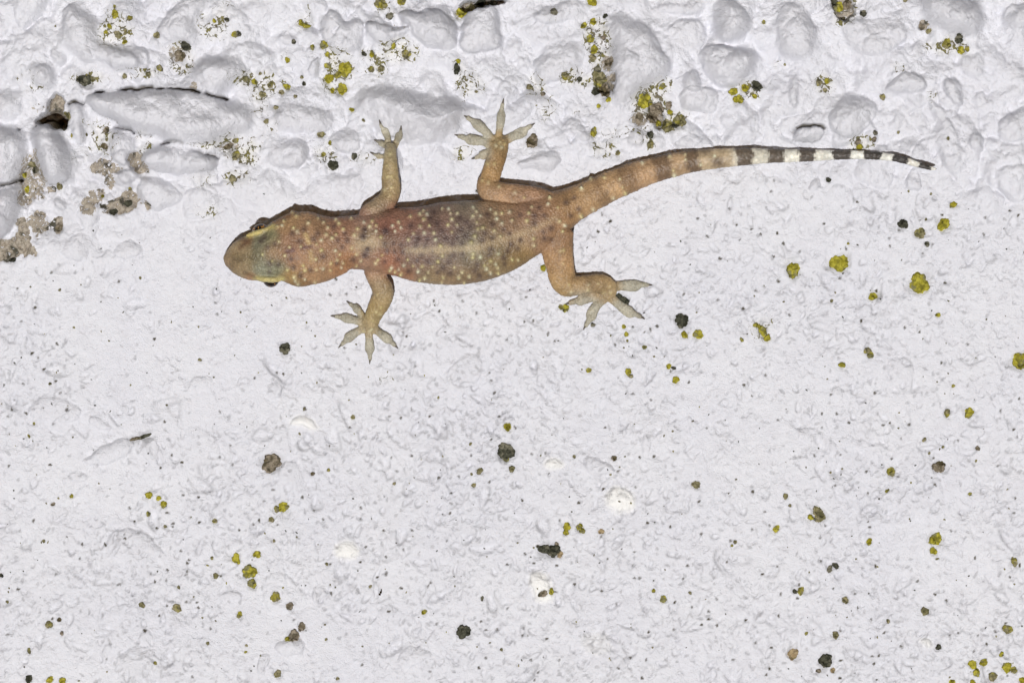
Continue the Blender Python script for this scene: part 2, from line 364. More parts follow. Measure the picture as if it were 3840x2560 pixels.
SID = np.full(H.shape, -1, int)
for k, (P, h, e, tilt, dirt, grey, lab, pw, white) in enumerate(ST):
    x, z = w2(P[:, 0], P[:, 1])
    poly = chaikin(np.stack([x, z], 1), 2)
    cx, cz = poly.mean(0)
    r = np.abs(poly - (cx, cz)).max() + 0.2
    w = window(cx, cz, r)
    X = XX[w]; Z = ZZ[w]
    jx = X + 0.06 * fbm(X, Z, 0.26, 4, 60 + k); jz = Z + 0.06 * fbm(X, Z, 0.26, 4, 160 + k)
    e = e * 1.25; joint = sstep(-0.12, 0.3, fbm(X, Z, 0.3, 3, 700 + k))
    d2 = np.full(X.shape, 1e9); ins = np.zeros(X.shape, bool); ny = np.zeros(X.shape)
    n = len(poly)
    for i in range(n):
        ax, az = poly[i]; bx, bz = poly[(i + 1) % n]
        ex, ez = bx - ax, bz - az
        t = np.clip(((jx - ax) * ex + (jz - az) * ez) / (ex * ex + ez * ez + 1e-12), 0, 1)
        qx = jx - ax - t * ex; qz = jz - az - t * ez
        q = qx * qx + qz * qz
        ny = np.where(q < d2, qz, ny)
        d2 = np.minimum(d2, q)
        cond = ((az > jz) != (bz > jz)) & (jx < (bx - ax) * (jz - az) / (bz - az + 1e-12) + ax)
        ins ^= cond
    dist = np.sqrt(d2); sd = np.where(ins, dist, -dist)
    if h >= 0.055: e = max(e, 0.8 * float(sd.max())); h = h * 1.35
    t = np.clip(sd / e, 0, 1)
    prof = h * (1 - (1 - t) ** pw) ** (1 / pw if pw > 1.5 else 0.95)
    prof = prof * (1 + 0.35 * fbm(X, Z, 0.35, 3, 300 + k)) + (t > 0) * (tilt[0] * (X - cx) + tilt[1] * (Z - cz)) * t
    low = h < 0.055 or white > 0
    if low:
        H[w] += 0.8 * prof - 0.004 * joint * (white == 0) * np.exp(-(sd / 0.012) ** 2)
    else:
        base = float(np.median(H[w][ins])) if ins.any() else 0
        inn = sstep(0.0, 0.05, sd)
        H[w] = H[w] * (1 - 0.8 * inn) + 0.8 * inn * (base + 0.35 * (H[w] - base)) + prof
        H[w] -= 0.022 * joint * np.exp(-((sd + 0.02) / 0.02) ** 2)
    GREY[w] = np.maximum(GREY[w] * (1 - (sd > 0)), grey * sstep(-0.02, 0.03, sd))
    if white: WHITE[w] = np.maximum(WHITE[w], white * sstep(-0.03, 0.02, sd))
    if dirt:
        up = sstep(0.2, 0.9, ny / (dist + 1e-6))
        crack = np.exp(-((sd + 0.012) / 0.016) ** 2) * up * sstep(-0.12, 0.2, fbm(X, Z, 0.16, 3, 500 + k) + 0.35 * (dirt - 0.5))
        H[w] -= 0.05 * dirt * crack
        DIRT_SHADE[w] = np.maximum(DIRT_SHADE[w], dirt * crack)  # joint shade put into the colour, upper side only
    SID[w] = np.where(sd > 0.004, k, SID[w])

# thick paint fills and rounds the joints, unevenly
def blur(A, n):
    k = np.exp(-np.linspace(-2.2, 2.2, 2 * n + 1) ** 2 / 2); k /= k.sum()
    for ax in (0, 1):
        B = np.zeros_like(A); p = [(0, 0), (0, 0)]; p[ax] = (n, n)
        Ap = np.pad(A, p, mode='edge')
        for i, wt in enumerate(k):
            B += wt * (Ap[i:i + A.shape[0], :] if ax == 0 else Ap[:, i:i + A.shape[1]])
        A = B
    return A
fill = sstep(-0.25, 0.25, fbm(XX, ZZ, 0.5, 3, 801))
fill = np.where(ROUGH > 0.5, 0.4 + 0.55 * fill, 0.1 + 0.4 * fill) * (1 - sstep(0.25, 0.6, DIRT_SHADE))
H = H * (1 - fill) + blur(H, 9) * fill
GREY = blur(GREY, 4)
GREY = np.maximum(GREY, 0.75 * ROUGH * sstep(0.0, 0.3, fbm(XX, ZZ, 0.7, 4, 811)))
H += ROUGH * (0.055 * fbm(XX, ZZ, 0.2, 4, 820) + 0.016 * fbm(XX, ZZ, 0.05, 3, 830, 0.6)) + 0.006 * fbm(XX, ZZ, 0.06, 3, 840) + (1 - ROUGH) * 0.004 * np.abs(fbm(XX, ZZ, 0.22, 4, 845))
# grey smudges worn into the paint
sm1 = sstep(0.10, 0.45, fbm(XX, ZZ, 0.075, 4, 850)) * sstep(-0.2, 0.25, fbm(XX, ZZ, 0.6, 3, 860))
sm2 = sstep(0.18, 0.42, fbm(XX * 1.0, ZZ * 1.2, 0.034, 3, 870)) * sstep(-0.1, 0.3, fbm(XX, ZZ, 0.45, 3, 880))
DIRT_SHADE = np.maximum(DIRT_SHADE, (1 - 0.75 * ROUGH) * np.maximum(0.03 * sm1, 0.14 * sm2))
H -= 0.008 * (1 - ROUGH) * (sm1 + sm2)

# small pits that hold a little dirt, in drifts
for k in range(17000):
    x = rng.uniform(-5, 5); z = rng.uniform(-4, 1.3)
    px, py = x * PPU + 1920, 1280 - z * PPU
    if py < np.interp(px, edge_x, edge_y) + 20: continue
    dens = float(fbm(np.array(x), np.array(z), 0.9, 3, 77))
    if rng.random() > 0.7 + 1.6 * dens: continue
    r = 0.0085 * (1 + rng.pareto(2.1))
    r = min(r, 0.045 if rng.random() < 0.3 else 0.024)
    hard = rng.random() < 0.06
    if hard: r = min(r, 0.011)
    lump(x, z, r * 1.15, -r * rng.uniform(0.25, 0.6), rng.uniform(1, 1.5 if hard else 2.4), rng.uniform(0, 3.14), 2, 0, rng.uniform(0.6, 0.95) if hard else rng.uniform(0.08, 0.42), rng.uniform(0, 6), 0, (not hard) and r > 0.013)

# places where paint has gone: crop, x, y, radius, amount, depth
for c, x, y, rx, ry, amt, dep in [('1',510,1000,60,140,1,0.22),('1',480,1110,110,60,1,0.4),('1',570,1140,60,60,1,0.35),
        ('5',330,120,110,200,0.75,0.08),('5',500,160,70,60,0.9,0.05),('5',330,460,110,90,0.9,0.04),('5',100,720,150,70,1,0.06),('5',200,590,45,120,1,0.05),
        ('5',1010,90,70,110,0.85,0.03),('5',1130,300,170,65,1,0.05),('5',880,260,60,70,0.8,0.03),('5',810,330,50,60,0.9,0.03),('5',540,510,40,45,1,0.02),
        ('1',370,1050,70,60,0.45,0.02),('1',200,1100,60,50,0.4,0.02),('1',1265,1470,60,60,0.9,0.1),('1',1290,1560,60,50,0.9,0.06),('1',1000,1540,90,50,0.85,0.03),('5',250,170,50,130,0.8,0.08),
        ('3',830,800,85,110,0.95,0.14),('3',870,600,50,60,0.9,0.08),('3',1310,1020,100,90,0.95,0.12),('3',1160,1090,60,50,0.9,0.06),
        ('2',2020,60,130,50,1,0.3),('2',2150,20,120,30,1,0.3),('2',1900,120,90,60,0.9,0.05),
        ('4',690,80,70,110,0.85,0.14),('4',1420,250,40,40,1,0.08),('1',1650,500,50,60,0.75,0.02),('3',185,1300,50,50,0.7,0.0),('2',1300,265,90,18,0.5,0.0),('1',1790,790,35,40,0.8,0.02),('1',2080,1340,80,30,0.7,0.02)]:
    p = cp(c, [(x, y)])[0]; X0, Z0 = w2(p[0], p[1])
    rx /= 2.45 * PPU; ry /= 2.45 * PPU
    w = window(float(X0), float(Z0), max(rx, ry) * 2)
    q = np.hypot((XX[w] - X0) / rx, (ZZ[w] - Z0) / ry) + (0.8 if dep > 0.2 else 1.5) * fbm(XX[w], ZZ[w], 0.16, 5, int(x) + 9, 0.6)
    m = sstep(1.3, 0.9, q)
    on_stone = (SID[w] >= 0) & (GREY[w] > 0.9)
    m = np.where(on_stone, m * 0.12, m)
    BARE[w] = np.maximum(BARE[w], amt * m)
    H[w] -= (dep * 0.25 if dep < 0.1 else dep * 0.6) * m
    H[w] += 0.012 * m * fbm(XX[w], ZZ[w], 0.06, 3, int(y))

# drifts of algae threads in the crevices: crop, x, y, rx, ry, amount
for c, x, y, rx, ry, a in [('1',1100,240,150,190,.8),('1',820,720,200,90,.9),('1',1350,680,260,50,.7),('1',1640,520,120,130,.8),('1',1960,200,150,170,.6),('1',2250,720,130,70,.8),
        ('1',2200,1400,180,160,.9),('1',1900,1330,260,40,.7),('1',920,1270,170,160,.7),('1',740,1450,90,110,.8),('1',1320,1330,70,120,.6),('1',270,740,130,80,.5),
        ('2',730,700,170,190,1),('2',1090,620,130,130,.9),('2',1320,470,140,110,.8),('2',1030,500,80,90,.8),('2',440,210,80,80,.5),('2',270,540,90,60,.6),('2',60,800,120,190,.7),('2',250,800,80,90,.6),
        ('2',100,1060,110,170,.7),('2',1870,700,110,180,.9),('2',1950,780,160,130,.5),('2',640,1440,120,160,.7),('2',960,1450,130,90,.7),('2',1200,70,120,120,.8),('2',1900,1400,120,80,.6),('2',480,100,50,90,.4),
        ('3',760,420,110,260,1),('3',620,720,170,110,.9),('3',180,780,160,100,.6),('3',330,1020,160,110,.5),('3',1250,980,190,180,1),('3',1540,1110,130,130,1),('3',1380,790,110,90,.8),('3',2180,830,180,120,.9),('3',400,620,110,70,.4),
        ('3',1270,1290,60,120,.8),('3',840,1360,110,80,.6),('3',370,110,90,70,.4),('3',600,1020,110,60,.4),('3',1000,1240,300,70,.3),
        ('4',680,110,130,150,1),('4',1640,420,210,110,.9),('4',500,780,90,100,.6),('4',1180,620,70,60,.4),('4',850,1330,120,70,.7),('4',100,600,60,50,.4),('4',1500,880,70,100,.3),
        ('5',2180,60,120,80,.7),('5',1860,100,140,110,.35),('5',1900,380,120,90,.3),('8',1180,330,110,90,.25),('9',2290,80,100,120,.25)]:
    p = cp(c, [(x, y)])[0]; X0, Z0 = w2(p[0], p[1])
    rx /= 2.45 * PPU; ry /= 2.45 * PPU
    w = window(float(X0), float(Z0), max(rx, ry) * 1.8)
    q = np.hypot((XX[w] - X0) / rx, (ZZ[w] - Z0) / ry) + 0.8 * fbm(XX[w], ZZ[w], 0.2, 3, int(x + y))
    m = a * sstep(1.2, 0.3, q)
    m = np.where((SID[w] >= 0) & (GREY[w] > 0.9), m * 0.15, m)
    GREEN[w] = np.maximum(GREEN[w], m)
    H[w] += 0.015 * m * fbm(XX[w], ZZ[w], 0.05, 3, int(x))

LI = []   # survey x, y, radius, kind, aspect, angle
def li(c, rows):
    x0, y0, s = CROPS[c]
    for r in rows:
        LI.append((r[0] / s + x0, r[1] / s + y0, r[2] / s, r[3], r[4] if len(r) > 4 else random.uniform(1, 1.3), math.radians(r[5]) if len(r) > 5 else random.uniform(0, 3.1)))

li('6', [(230,915,58,'y',1.3,100),(655,850,72,'y',1.05,0),(1390,1035,80,'y',1.02,0),(965,1155,34,'y'),(1240,490,40,'k',1.05,0),(1395,575,44,'o',1.2,-20),(1610,495,50,'y',1.35,60),(1700,315,28,'y',1.6,35),(1560,1325,20,'y'),(1460,675,22,'k',1.3,90),(1450,448,12,'o'),(585,1195,14,'t'),(555,85,22,'k'),(1495,215,11,'k'),(1290,190,10,'k'),(735,670,11,'t')])
li('a', [(915,85,29,'o'),(940,125,28,'y'),(680,215,26,'y',1.3,0),(2330,180,72,'y'),(1645,655,30,'o',1.3,90),(1845,655,40,'y'),(1435,900,18,'o',1.4,60),(1570,1150,50,'b'),(1130,1195,36,'o',1.2,80),(1925,980,20,'b'),(1095,1370,16,'y',1.6,35),(1855,1400,16,'y'),(160,1420,23,'o'),(1605,968,12,'o'),(1480,1025,12,'y',1.5,70),(1700,408,15,'b'),(1910,1095,11,'b'),(575,1203,10,'y'),(200,1505,14,'k'),(460,1565,44,'o')])
li('e', [(475,40,46,'o'),(390,45,24,'y'),(440,68,18,'k',2.2,-15),(75,150,28,'y'),(930,270,26,'y',1.4,60),(1540,245,52,'y'),(1520,355,30,'y'),(1555,428,12,'k',2.2,15),(2265,455,32,'o',1.5,100),(565,520,26,'k',1.4,70),(620,490,26,'k',1.3,-30),(245,725,20,'k',1.4,-20),(300,720,30,'o',1.3,60),(710,805,28,'o'),(1445,910,34,'o'),(1105,1000,17,'o'),(350,1110,15,'o'),(620,1125,29,'o'),(230,1300,44,'t'),(530,1360,56,'k',1.2,70),(465,1455,20,'b'),(595,1450,22,'t'),(1570,1240,24,'k'),(2205,1075,40,'o'),(2150,1305,22,'y'),(1885,1400,36,'y'),(1985,1380,32,'y',1.2,60),(1920,1475,31,'y'),(2200,1425,41,'y'),(2265,1450,27,'y'),(2070,1510,36,'o',1.3,60),(1695,1560,24,'y'),(1885,1565,24,'y'),(2340,1545,28,'y'),(2265,660,8,'y')])
li('d', [(505,130,32,'y',1.2,70),(495,185,24,'y'),(620,135,28,'y'),(645,170,24,'y'),(820,175,23,'t'),(315,345,52,'k',2.0,-12),(385,352,52,'k'),(410,290,18,'b'),(440,385,26,'t'),(1390,795,29,'y'),(1300,718,17,'y'),(1635,738,14,'o'),(2050,272,16,'o'),(2020,305,12,'y'),(285,745,32,'b',1.4,20),(362,725,24,'y',1.3,90),(1405,525,7,'o'),(1290,1238,8,'k')])
li('9', [(1560,5,57,'k',1.05,0),(1028,60,18,'y'),(1050,130,20,'y',1.2,60),(1060,190,11,'o'),(1585,135,28,'y',1.2,-50),(1710,130,40,'y'),(1217,250,19,'y'),(705,460,22,'y'),(1068,475,28,'y',1.3,-70),(1095,515,18,'o'),(1440,425,22,'y'),(1485,440,17,'k',1.5,-10),(1505,548,29,'y'),(2110,180,17,'y',1.6,-60),(2240,45,22,'y'),(2300,95,40,'y',1.7,-55),(2345,165,28,'y'),(1690,1510,33,'o'),(938,1268,23,'b'),(572,1253,15,'b'),(1305,335,9,'k'),(745,45,17,'k',1.2,20),(1475,1020,9,'k'),(905,1418,10,'b')])
li('c', [(180,775,41,'o'),(310,860,31,'b'),(1905,1095,57,'k',1.1,80),(420,1050,34,'b',1.2,60),(350,1130,46,'b',1.2,50),(290,1160,22,'y'),(1545,915,22,'y',1.3,30),(1050,680,14,'y',1.3,60),(140,68,23,'o'),(165,262,13,'o'),(200,1480,31,'o'),(750,1525,15,'k',1.4,20),(2078,790,17,'k',1.6,80),(650,475,14,'y'),(15,385,28,'y'),(645,1165,12,'o'),(978,1230,8,'y'),(2255,1260,13,'k')])  # narrow upright black patch paints the dark of a hole, not lichen
li('8', [(265,65,46,'k',1.25,50),(140,1115,76,'b',1.1,30),(130,1165,26,'y'),(250,1520,42,'y',1.3,20),(190,1540,26,'o'),(2310,785,32,'y'),(2295,1010,70,'k',1.1,100),(2300,1080,24,'y'),(2055,1190,27,'o',1.4,35),(1980,1218,12,'y'),(665,1180,15,'o'),(520,1215,17,'b'),(1675,515,11,'b'),(1270,1305,14,'b'),(2000,1320,19,'o'),(400,848,11,'b',1.4,-50),(440,620,12,'k',1.8,80),(890,695,19,'o'),(1970,940,13,'k',1.5,40),(2350,1170,26,'o',1.3,80)])
li('b', [(2165,420,36,'y'),(2185,455,20,'y'),(2290,545,58,'y'),(2315,655,38,'y'),(2345,385,22,'y'),(1980,585,24,'o'),(1305,850,25,'o'),(1625,880,36,'o',1.3,-20),(2200,940,25,'y'),(450,1030,31,'o',1.2,10),(545,985,19,'b'),(570,1108,17,'b',1.4,90),(268,1270,20,'o',1.8,95),(460,1535,28,'y'),(575,1545,30,'y'),(265,1530,32,'k',1.2,90),(1430,1380,15,'y'),(1910,1200,15,'y'),(398,265,14,'k'),(438,275,8,'k',3,70),(1515,132,15,'y'),(1972,80,21,'o'),(1360,15,20,'y'),(65,822,13,'b'),(2265,1220,12,'o'),(2258,1280,12,'o'),(1640,690,14,'o',1.5,-50),(1945,420,14,'o'),(10,580,18,'k',1.6,-40)])
li('7', [(1365,1412,29,'y'),(1455,1440,21,'y'),(1500,1497,29,'y'),(655,1420,17,'o'),(535,1440,9,'y'),(1245,893,26,'b',3.4,12),(1325,872,30,'k',3.6,22),(1530,585,9,'k'),(310,755,12,'k'),(265,870,13,'b',1.5,-60),(460,388,13,'b'),(1200,400,8,'b'),(485,1495,17,'b',1.6,20),(1835,168,14,'b',1.5,-30)])
li('R', [(345,605,42,'y'),(600,1180,34,'o'),(670,1195,50,'y'),(1450,1040,55,'k',1.3,-25),(1540,1090,58,'k',1.3,-25),(1490,1030,18,'y'),(1070,1440,28,'k'),(1525,1465,20,'y')])  # large black pair paints the dark hole under the toe, not lichen
li('2', [(415,215,24,'y',1.4,100),(460,240,28,'y',1.7,-15),(625,420,34,'y'),(520,440,22,'y'),(655,505,19,'y',1.3,80),(290,555,22,'y'),(350,390,20,'k'),(820,640,58,'y'),(790,815,44,'y'),(700,830,21,'y'),(670,720,38,'y'),(655,610,24,'y'),(750,690,30,'o'),(285,800,27,'y'),(235,850,22,'o'),(130,780,26,'o'),(60,870,27,'o'),(365,890,16,'o'),(1150,45,46,'o'),(1125,65,18,'y'),(1340,20,32,'o'),(1230,155,29,'k'),(1265,430,21,'y',1.5,80),(1380,500,36,'o'),(1390,530,16,'y'),(1065,500,24,'y',1.5,100),(995,500,20,'k'),(1150,635,28,'o'),(1060,640,26,'o'),(1845,640,34,'k',2.1,85),(1860,570,20,'y'),(1890,110,44,'y',1.3,30),(1960,70,44,'o',1.3,30),(2060,30,44,'k',1.7,20),(2170,20,34,'k',1.6,5),(880,1010,20,'y',1.4,-30),(600,1240,28,'o',1.6,0),(680,1315,17,'y',1.3,90),(990,1110,14,'o',1.7,-50),(185,990,20,'o'),(100,1120,22,'o'),(710,1520,42,'k'),(905,1440,26,'k'),(620,1420,20,'o'),(2025,850,13,'b'),(440,770,18,'k'),(420,710,15,'o'),(40,680,14,'k')])
li('3', [(735,15,38,'y',1.3,-20),(385,115,30,'k'),(855,150,20,'k'),(745,200,28,'y'),(660,235,26,'y',1.4,40),(840,350,21,'b'),(720,360,33,'y'),(755,460,34,'y'),(740,540,30,'o'),(785,640,30,'k'),(885,580,34,'b'),(800,720,60,'o'),(780,770,28,'y'),(770,840,34,'k'),(850,830,50,'b',1.4,90),(885,920,22,'y'),(795,975,18,'y'),(490,705,33,'o'),(620,730,22,'k'),(750,1215,33,'y',1.4,80),(1270,1240,28,'k',1.2,90),(1270,1330,32,'o',1.2,90),(970,1408,21,'o'),(185,1300,52,'b'),(1220,930,60,'y'),(1190,960,26,'o'),(1330,1000,54,'b'),(1290,1080,48,'b',1.2,10),(1170,1090,40,'b',1.3,90),(1350,1130,26,'y'),(1540,1110,52,'o'),(1500,1150,30,'k'),(1430,1160,50,'o'),(1450,1030,22,'y'),(1440,970,30,'b'),(1380,800,27,'y',1.4,30),(2080,915,40,'y'),(2030,845,34,'y',1.5,20),(2140,810,30,'y',1.3,100),(2250,790,42,'k',1.3,-30),(2230,885,21,'y'),(2310,210,17,'y'),(285,865,19,'b'),(160,800,24,'o')])
li('4', [(655,60,42,'y'),(615,20,34,'k',1.4,90),(730,40,40,'b',1.6,70),(690,175,20,'b',1.6,40),(870,130,28,'k'),(1260,5,18,'o'),(1410,250,26,'b'),(1470,290,22,'o'),(1635,410,40,'o'),(1745,365,36,'k'),(1765,470,32,'y'),(1820,455,22,'o'),(545,745,24,'y'),(465,760,28,'o',1.2,80),(525,830,20,'o'),(155,595,11,'t'),(1050,895,24,'o'),(980,1225,22,'k'),(970,1285,22,'b'),(825,1310,27,'b'),(840,1350,24,'y'),(1195,1218,13,'o'),(1640,1280,15,'b')])
li('1', [(1015,250,22,'y',1.6,-60),(1065,140,34,'y'),(1090,325,32,'o'),(975,300,17,'y'),(1150,390,20,'y'),(1160,290,17,'o',1.5,80),(1060,70,15,'o'),(1205,180,22,'o'),(1975,200,17,'y'),(2160,325,26,'y'),(2195,320,24,'k'),(2090,190,20,'k'),(1710,430,38,'k',1.3,-10),(1650,510,44,'b',1.2,90),(1470,630,26,'o'),(1445,330,27,'o'),(780,740,52,'k',1.2,0),(850,730,24,'o'),(798,692,11,'y'),(1150,705,21,'o'),(1370,690,21,'o'),(2260,735,24,'o'),(2340,755,25,'y'),(975,1195,27,'b',1.3,90),(960,1345,27,'b'),(665,1250,13,'o',1.6,90),(800,1240,11,'b',2,95),(625,1070,34,'o'),(590,1160,34,'k'),(2100,1345,32,'b',2,20),(2165,1295,24,'o'),(2170,1430,36,'o'),(510,243,9,'o'),(320,1560,30,'k'),(290,1510,28,'o')])  # black patch beside the left stones paints the shadow in the hole
li('5', [(2140,75,30,'o'),(555,150,26,'o'),(945,235,14,'k'),(1200,170,14,'o'),(1175,300,32,'k',1.2,0),(1045,380,30,'k',1.2,0),(110,820,24,'k',1.6,10),(245,170,24,'y',1.8,75),(220,40,20,'y',1.5,80),(1290,985,12,'b'),(550,1095,12,'b'),(680,1440,10,'t'),(540,520,36,'b')])

# lichen sits in shallow dirty hollows
for (lx_, ly_, lr_, lk_, la_, lg_) in LI:
    if lr_ > 4.5:
        X0, Z0 = w2(lx_, ly_); R_ = lr_ / PPU
        lump(float(X0), float(Z0), R_ * 1.55, -min(R_ * .5, .03), la_ ** .5, -lg_, 2, 0, 0, lx_ % 6)
        lump(float(X0), float(Z0), R_ * 1.5, 0, la_ ** .5, -lg_, 2, 0, .3, lx_ % 6)

def S_at(px, py):
    """wall height at survey pixels"""
    x, z = w2(np.asarray(px, float), np.asarray(py, float))
    i = np.clip(np.searchsorted(GX, x) - 1, 0, len(GX) - 2); j = np.clip(np.searchsorted(GZ, z) - 1, 0, len(GZ) - 2)
    fx = (x - GX[i]) / (GX[i + 1] - GX[i]); fz = (z - GZ[j]) / (GZ[j + 1] - GZ[j])
    return (H[j, i] * (1 - fx) + H[j, i + 1] * fx) * (1 - fz) + (H[j + 1, i] * (1 - fx) + H[j + 1, i + 1] * fx) * fz

# normals of the finished height field (shared by plaster and stones, so joints stay smooth)
dHx = np.gradient(H, GX, axis=1); dHz = np.gradient(H, GZ, axis=0)
NRM = np.stack([-dHx, -np.ones_like(H), -dHz], -1)
NRM /= np.linalg.norm(NRM, axis=-1, keepdims=True)

def mesh_np(name, verts, quads, tris=None):
    me = bpy.data.meshes.new(name)
    me.vertices.add(len(verts)); me.vertices.foreach_set('co', np.ascontiguousarray(verts, np.float32).ravel())
    nq = len(quads); nt = 0 if tris is None else len(tris)
    loops = np.asarray(quads, np.int32).ravel()
    if nt: loops = np.concatenate([loops, np.asarray(tris, np.int32).ravel()])
    me.loops.add(len(loops)); me.loops.foreach_set('vertex_index', loops)
    me.polygons.add(nq + nt)
    me.polygons.foreach_set('loop_start', np.concatenate([np.arange(nq) * 4, nq * 4 + np.arange(nt) * 3]).astype(np.int32))
    me.polygons.foreach_set('use_smooth', np.ones(nq + nt, bool))
    me.update(calc_edges=True)
    return me

def fattr(me, name, v):
    a = me.attributes.new(name, 'FLOAT', 'POINT')
    a.data.foreach_set('value', np.ascontiguousarray(v, np.float32).ravel())

def add(name, me, mat=None, parent=None, loc=(0, 0, 0)):
    o = bpy.data.objects.new(name, me); COL.objects.link(o)
    o.location = loc
    if mat is not None and me is not None and not len(me.materials): me.materials.append(mat)
    if parent is not None: o.parent = parent
    return o

# wall paint
nt = NT('whitewashed plaster')
P = nt.pos()
n_lo = nt.noise(P, 1.3, 4); n_mid = nt.noise(P, 7, 4); n_hi = nt.noise(P, 38, 4, 0.65); n_fine = nt.noise(P, 130, 2)
white_c = nt.mix(nt.ramp(n_lo, .35, .7), (.775, .785, .838, 1), (.75, .76, .825, 1))
white_c = nt.mix(nt.ramp(n_mid, .42, .68, 0, .35), white_c, (.69, .692, .75, 1))
grey_f = nt.math('MULTIPLY', nt.attr('grey').outputs['Fac'], nt.ramp(n_mid, .3, .75, .95, .6))
c1 = nt.mix(grey_f, white_c, (.72, .725, .775, 1))
c1 = nt.mix(nt.attr('white').outputs['Fac'], c1, (.93, .93, .92, 1))
# cream tint where bare whitening shows in the crevices
c1 = nt.mix(nt.math('MULTIPLY', nt.attr('green').outputs['Fac'], nt.ramp(n_mid, .3, .6, .0, .8)), c1, (.80, .79, .75, 1))
spk = nt.math('MULTIPLY', nt.ramp(n_hi, .64, .72), nt.ramp(n_mid, .45, .65, 0, .5))
c1 = nt.mix(spk, c1, (.42, .42, .44, 1))
# olive threads: cell borders broken up by noise
warp = nt.n('ShaderNodeVectorMath', operation='ADD')
nw = nt.n('ShaderNodeTexNoise'); nt.l(P, nw.inputs['Vector']); nw.inputs['Scale'].default_value = 14; nw.inputs['Detail'].default_value = 3
sc = nt.n('ShaderNodeVectorMath', operation='SCALE'); nt.l(nw.outputs['Color'], sc.inputs[0]); sc.inputs['Scale'].default_value = .09
nt.l(P, warp.inputs[0]); nt.l(sc.outputs[0], warp.inputs[1])
ve = nt.voro(warp.outputs[0], 12, 'DISTANCE_TO_EDGE')
g = nt.attr('green').outputs['Fac']
thr = nt.math('MULTIPLY', g, nt.ramp(n_hi, .40, .66, 0.0, .34))
line = nt.math('GREATER_THAN', nt.math('MULTIPLY', thr, nt.ramp(n_mid, .38, .58)), ve)
blob = nt.ramp(nt.math('ADD', nt.math('MULTIPLY', g, .27), n_hi), .80, .86)
gm = nt.math('MAXIMUM', nt.math('MULTIPLY', line, .95), nt.math('MULTIPLY', blob, .9))
gcol = nt.mix(nt.ramp(n_hi, .4, .62), (.035, .036, .018, 1), nt.mix(nt.ramp(n_mid, .42, .6), (.13, .11, .075, 1), (.19, .17, .03, 1)))
c2 = nt.mix(gm, c1, gcol)
# bare masonry
bare = nt.attr('bare').outputs['Fac']
bf = nt.ramp(nt.math('ADD', bare, nt.math('MULTIPLY', nt.math('SUBTRACT', n_hi, .5), 2.2)), .62, .76)
bcol = nt.mix(nt.ramp(n_hi, .34, .6), (.20, .165, .12, 1), (.46, .41, .34, 1))
bcol = nt.mix(nt.ramp(nt.noise(P, 11, 3), .52, .66), bcol, (.075, .07, .05, 1))
c3 = nt.mix(bf, c2, bcol)
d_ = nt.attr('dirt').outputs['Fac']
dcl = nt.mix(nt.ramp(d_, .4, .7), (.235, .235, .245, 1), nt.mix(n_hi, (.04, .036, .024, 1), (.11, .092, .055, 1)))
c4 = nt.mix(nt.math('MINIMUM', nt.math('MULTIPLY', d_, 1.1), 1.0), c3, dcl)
h_ = nt.math('ADD', nt.math('MULTIPLY', n_hi, .6), nt.math('MULTIPLY', n_fine, .5))
WALL_MAT = nt.finish(c4, .72, nt.bump(h_, .026, .9), .25)

ny_, nx_ = H.shape
VID = np.arange(ny_ * nx_).reshape(ny_, nx_)
VERT = np.stack([XX, -H, ZZ], -1).reshape(-1, 3)
Q = np.stack([VID[:-1, :-1], VID[:-1, 1:], VID[1:, 1:], VID[1:, :-1]], -1)
a, b, c, d = SID[:-1, :-1], SID[:-1, 1:], SID[1:, 1:], SID[1:, :-1]
FID = np.where((a == b) & (b == c) & (c == d), a, -1)
ATT = {'grey': GREY.ravel(), 'bare': BARE.ravel(), 'dirt': DIRT_SHADE.ravel(), 'green': GREEN.ravel(), 'white': WHITE.ravel()}  # dirt also carries the shade painted in the stones' upper joints
NF = NRM.reshape(-1, 3)

def sub_mesh(name, quads, skirt):
    used, inv = np.unique(quads.ravel(), return_inverse=True)
    q = inv.reshape(-1, 4); v = VERT[used]; nn = NF[used]; src = used
    if skirt:                                   # sides running back into the wall
        e = np.concatenate([q[:, [0, 1]], q[:, [1, 2]], q[:, [2, 3]], q[:, [3, 0]]])
        key = np.sort(e, 1); kk = key[:, 0].astype(np.int64) * 10**7 + key[:, 1]
        u, idx, cnt = np.unique(kk, return_index=True, return_counts=True)
        be = e[idx[cnt == 1]]
        bv, binv = np.unique(be.ravel(), return_inverse=True); be2 = binv.reshape(-1, 2)
        n0 = len(v); m = len(bv)
        top = v[bv]; bot = top + np.array([0, 0.22, 0])
        v = np.vstack([v, top, bot]); src = np.concatenate([src, used[bv], used[bv]])
        side = NF[used[bv]] * 0 + np.array([0, -1, 0]); nn = np.vstack([nn, side, side])
        q = np.vstack([q, np.stack([be2[:, 1] + n0, be2[:, 0] + n0, be2[:, 0] + n0 + m, be2[:, 1] + n0 + m], 1)])
    me = mesh_np(name, v, q)
    for k, arr in ATT.items(): fattr(me, k, arr[src])
    me.normals_split_custom_set_from_vertices(nn)
    return me

wall = add('wall', sub_mesh('wall', Q[FID < 0], False), WALL_MAT)
wall['label'] = 'whitewashed rough pebble masonry wall, stony above and smooth plaster below'
wall['category'] = 'wall'
for k in range(len(ST)):
    qk = Q[FID == k]
    if len(qk) < 12: continue
    o = add('plaster_knob' if ST[k][8] else 'stone', sub_mesh('stone', qk, True), WALL_MAT, wall)
    if ST[k][6]: o['label'] = ST[k][6]

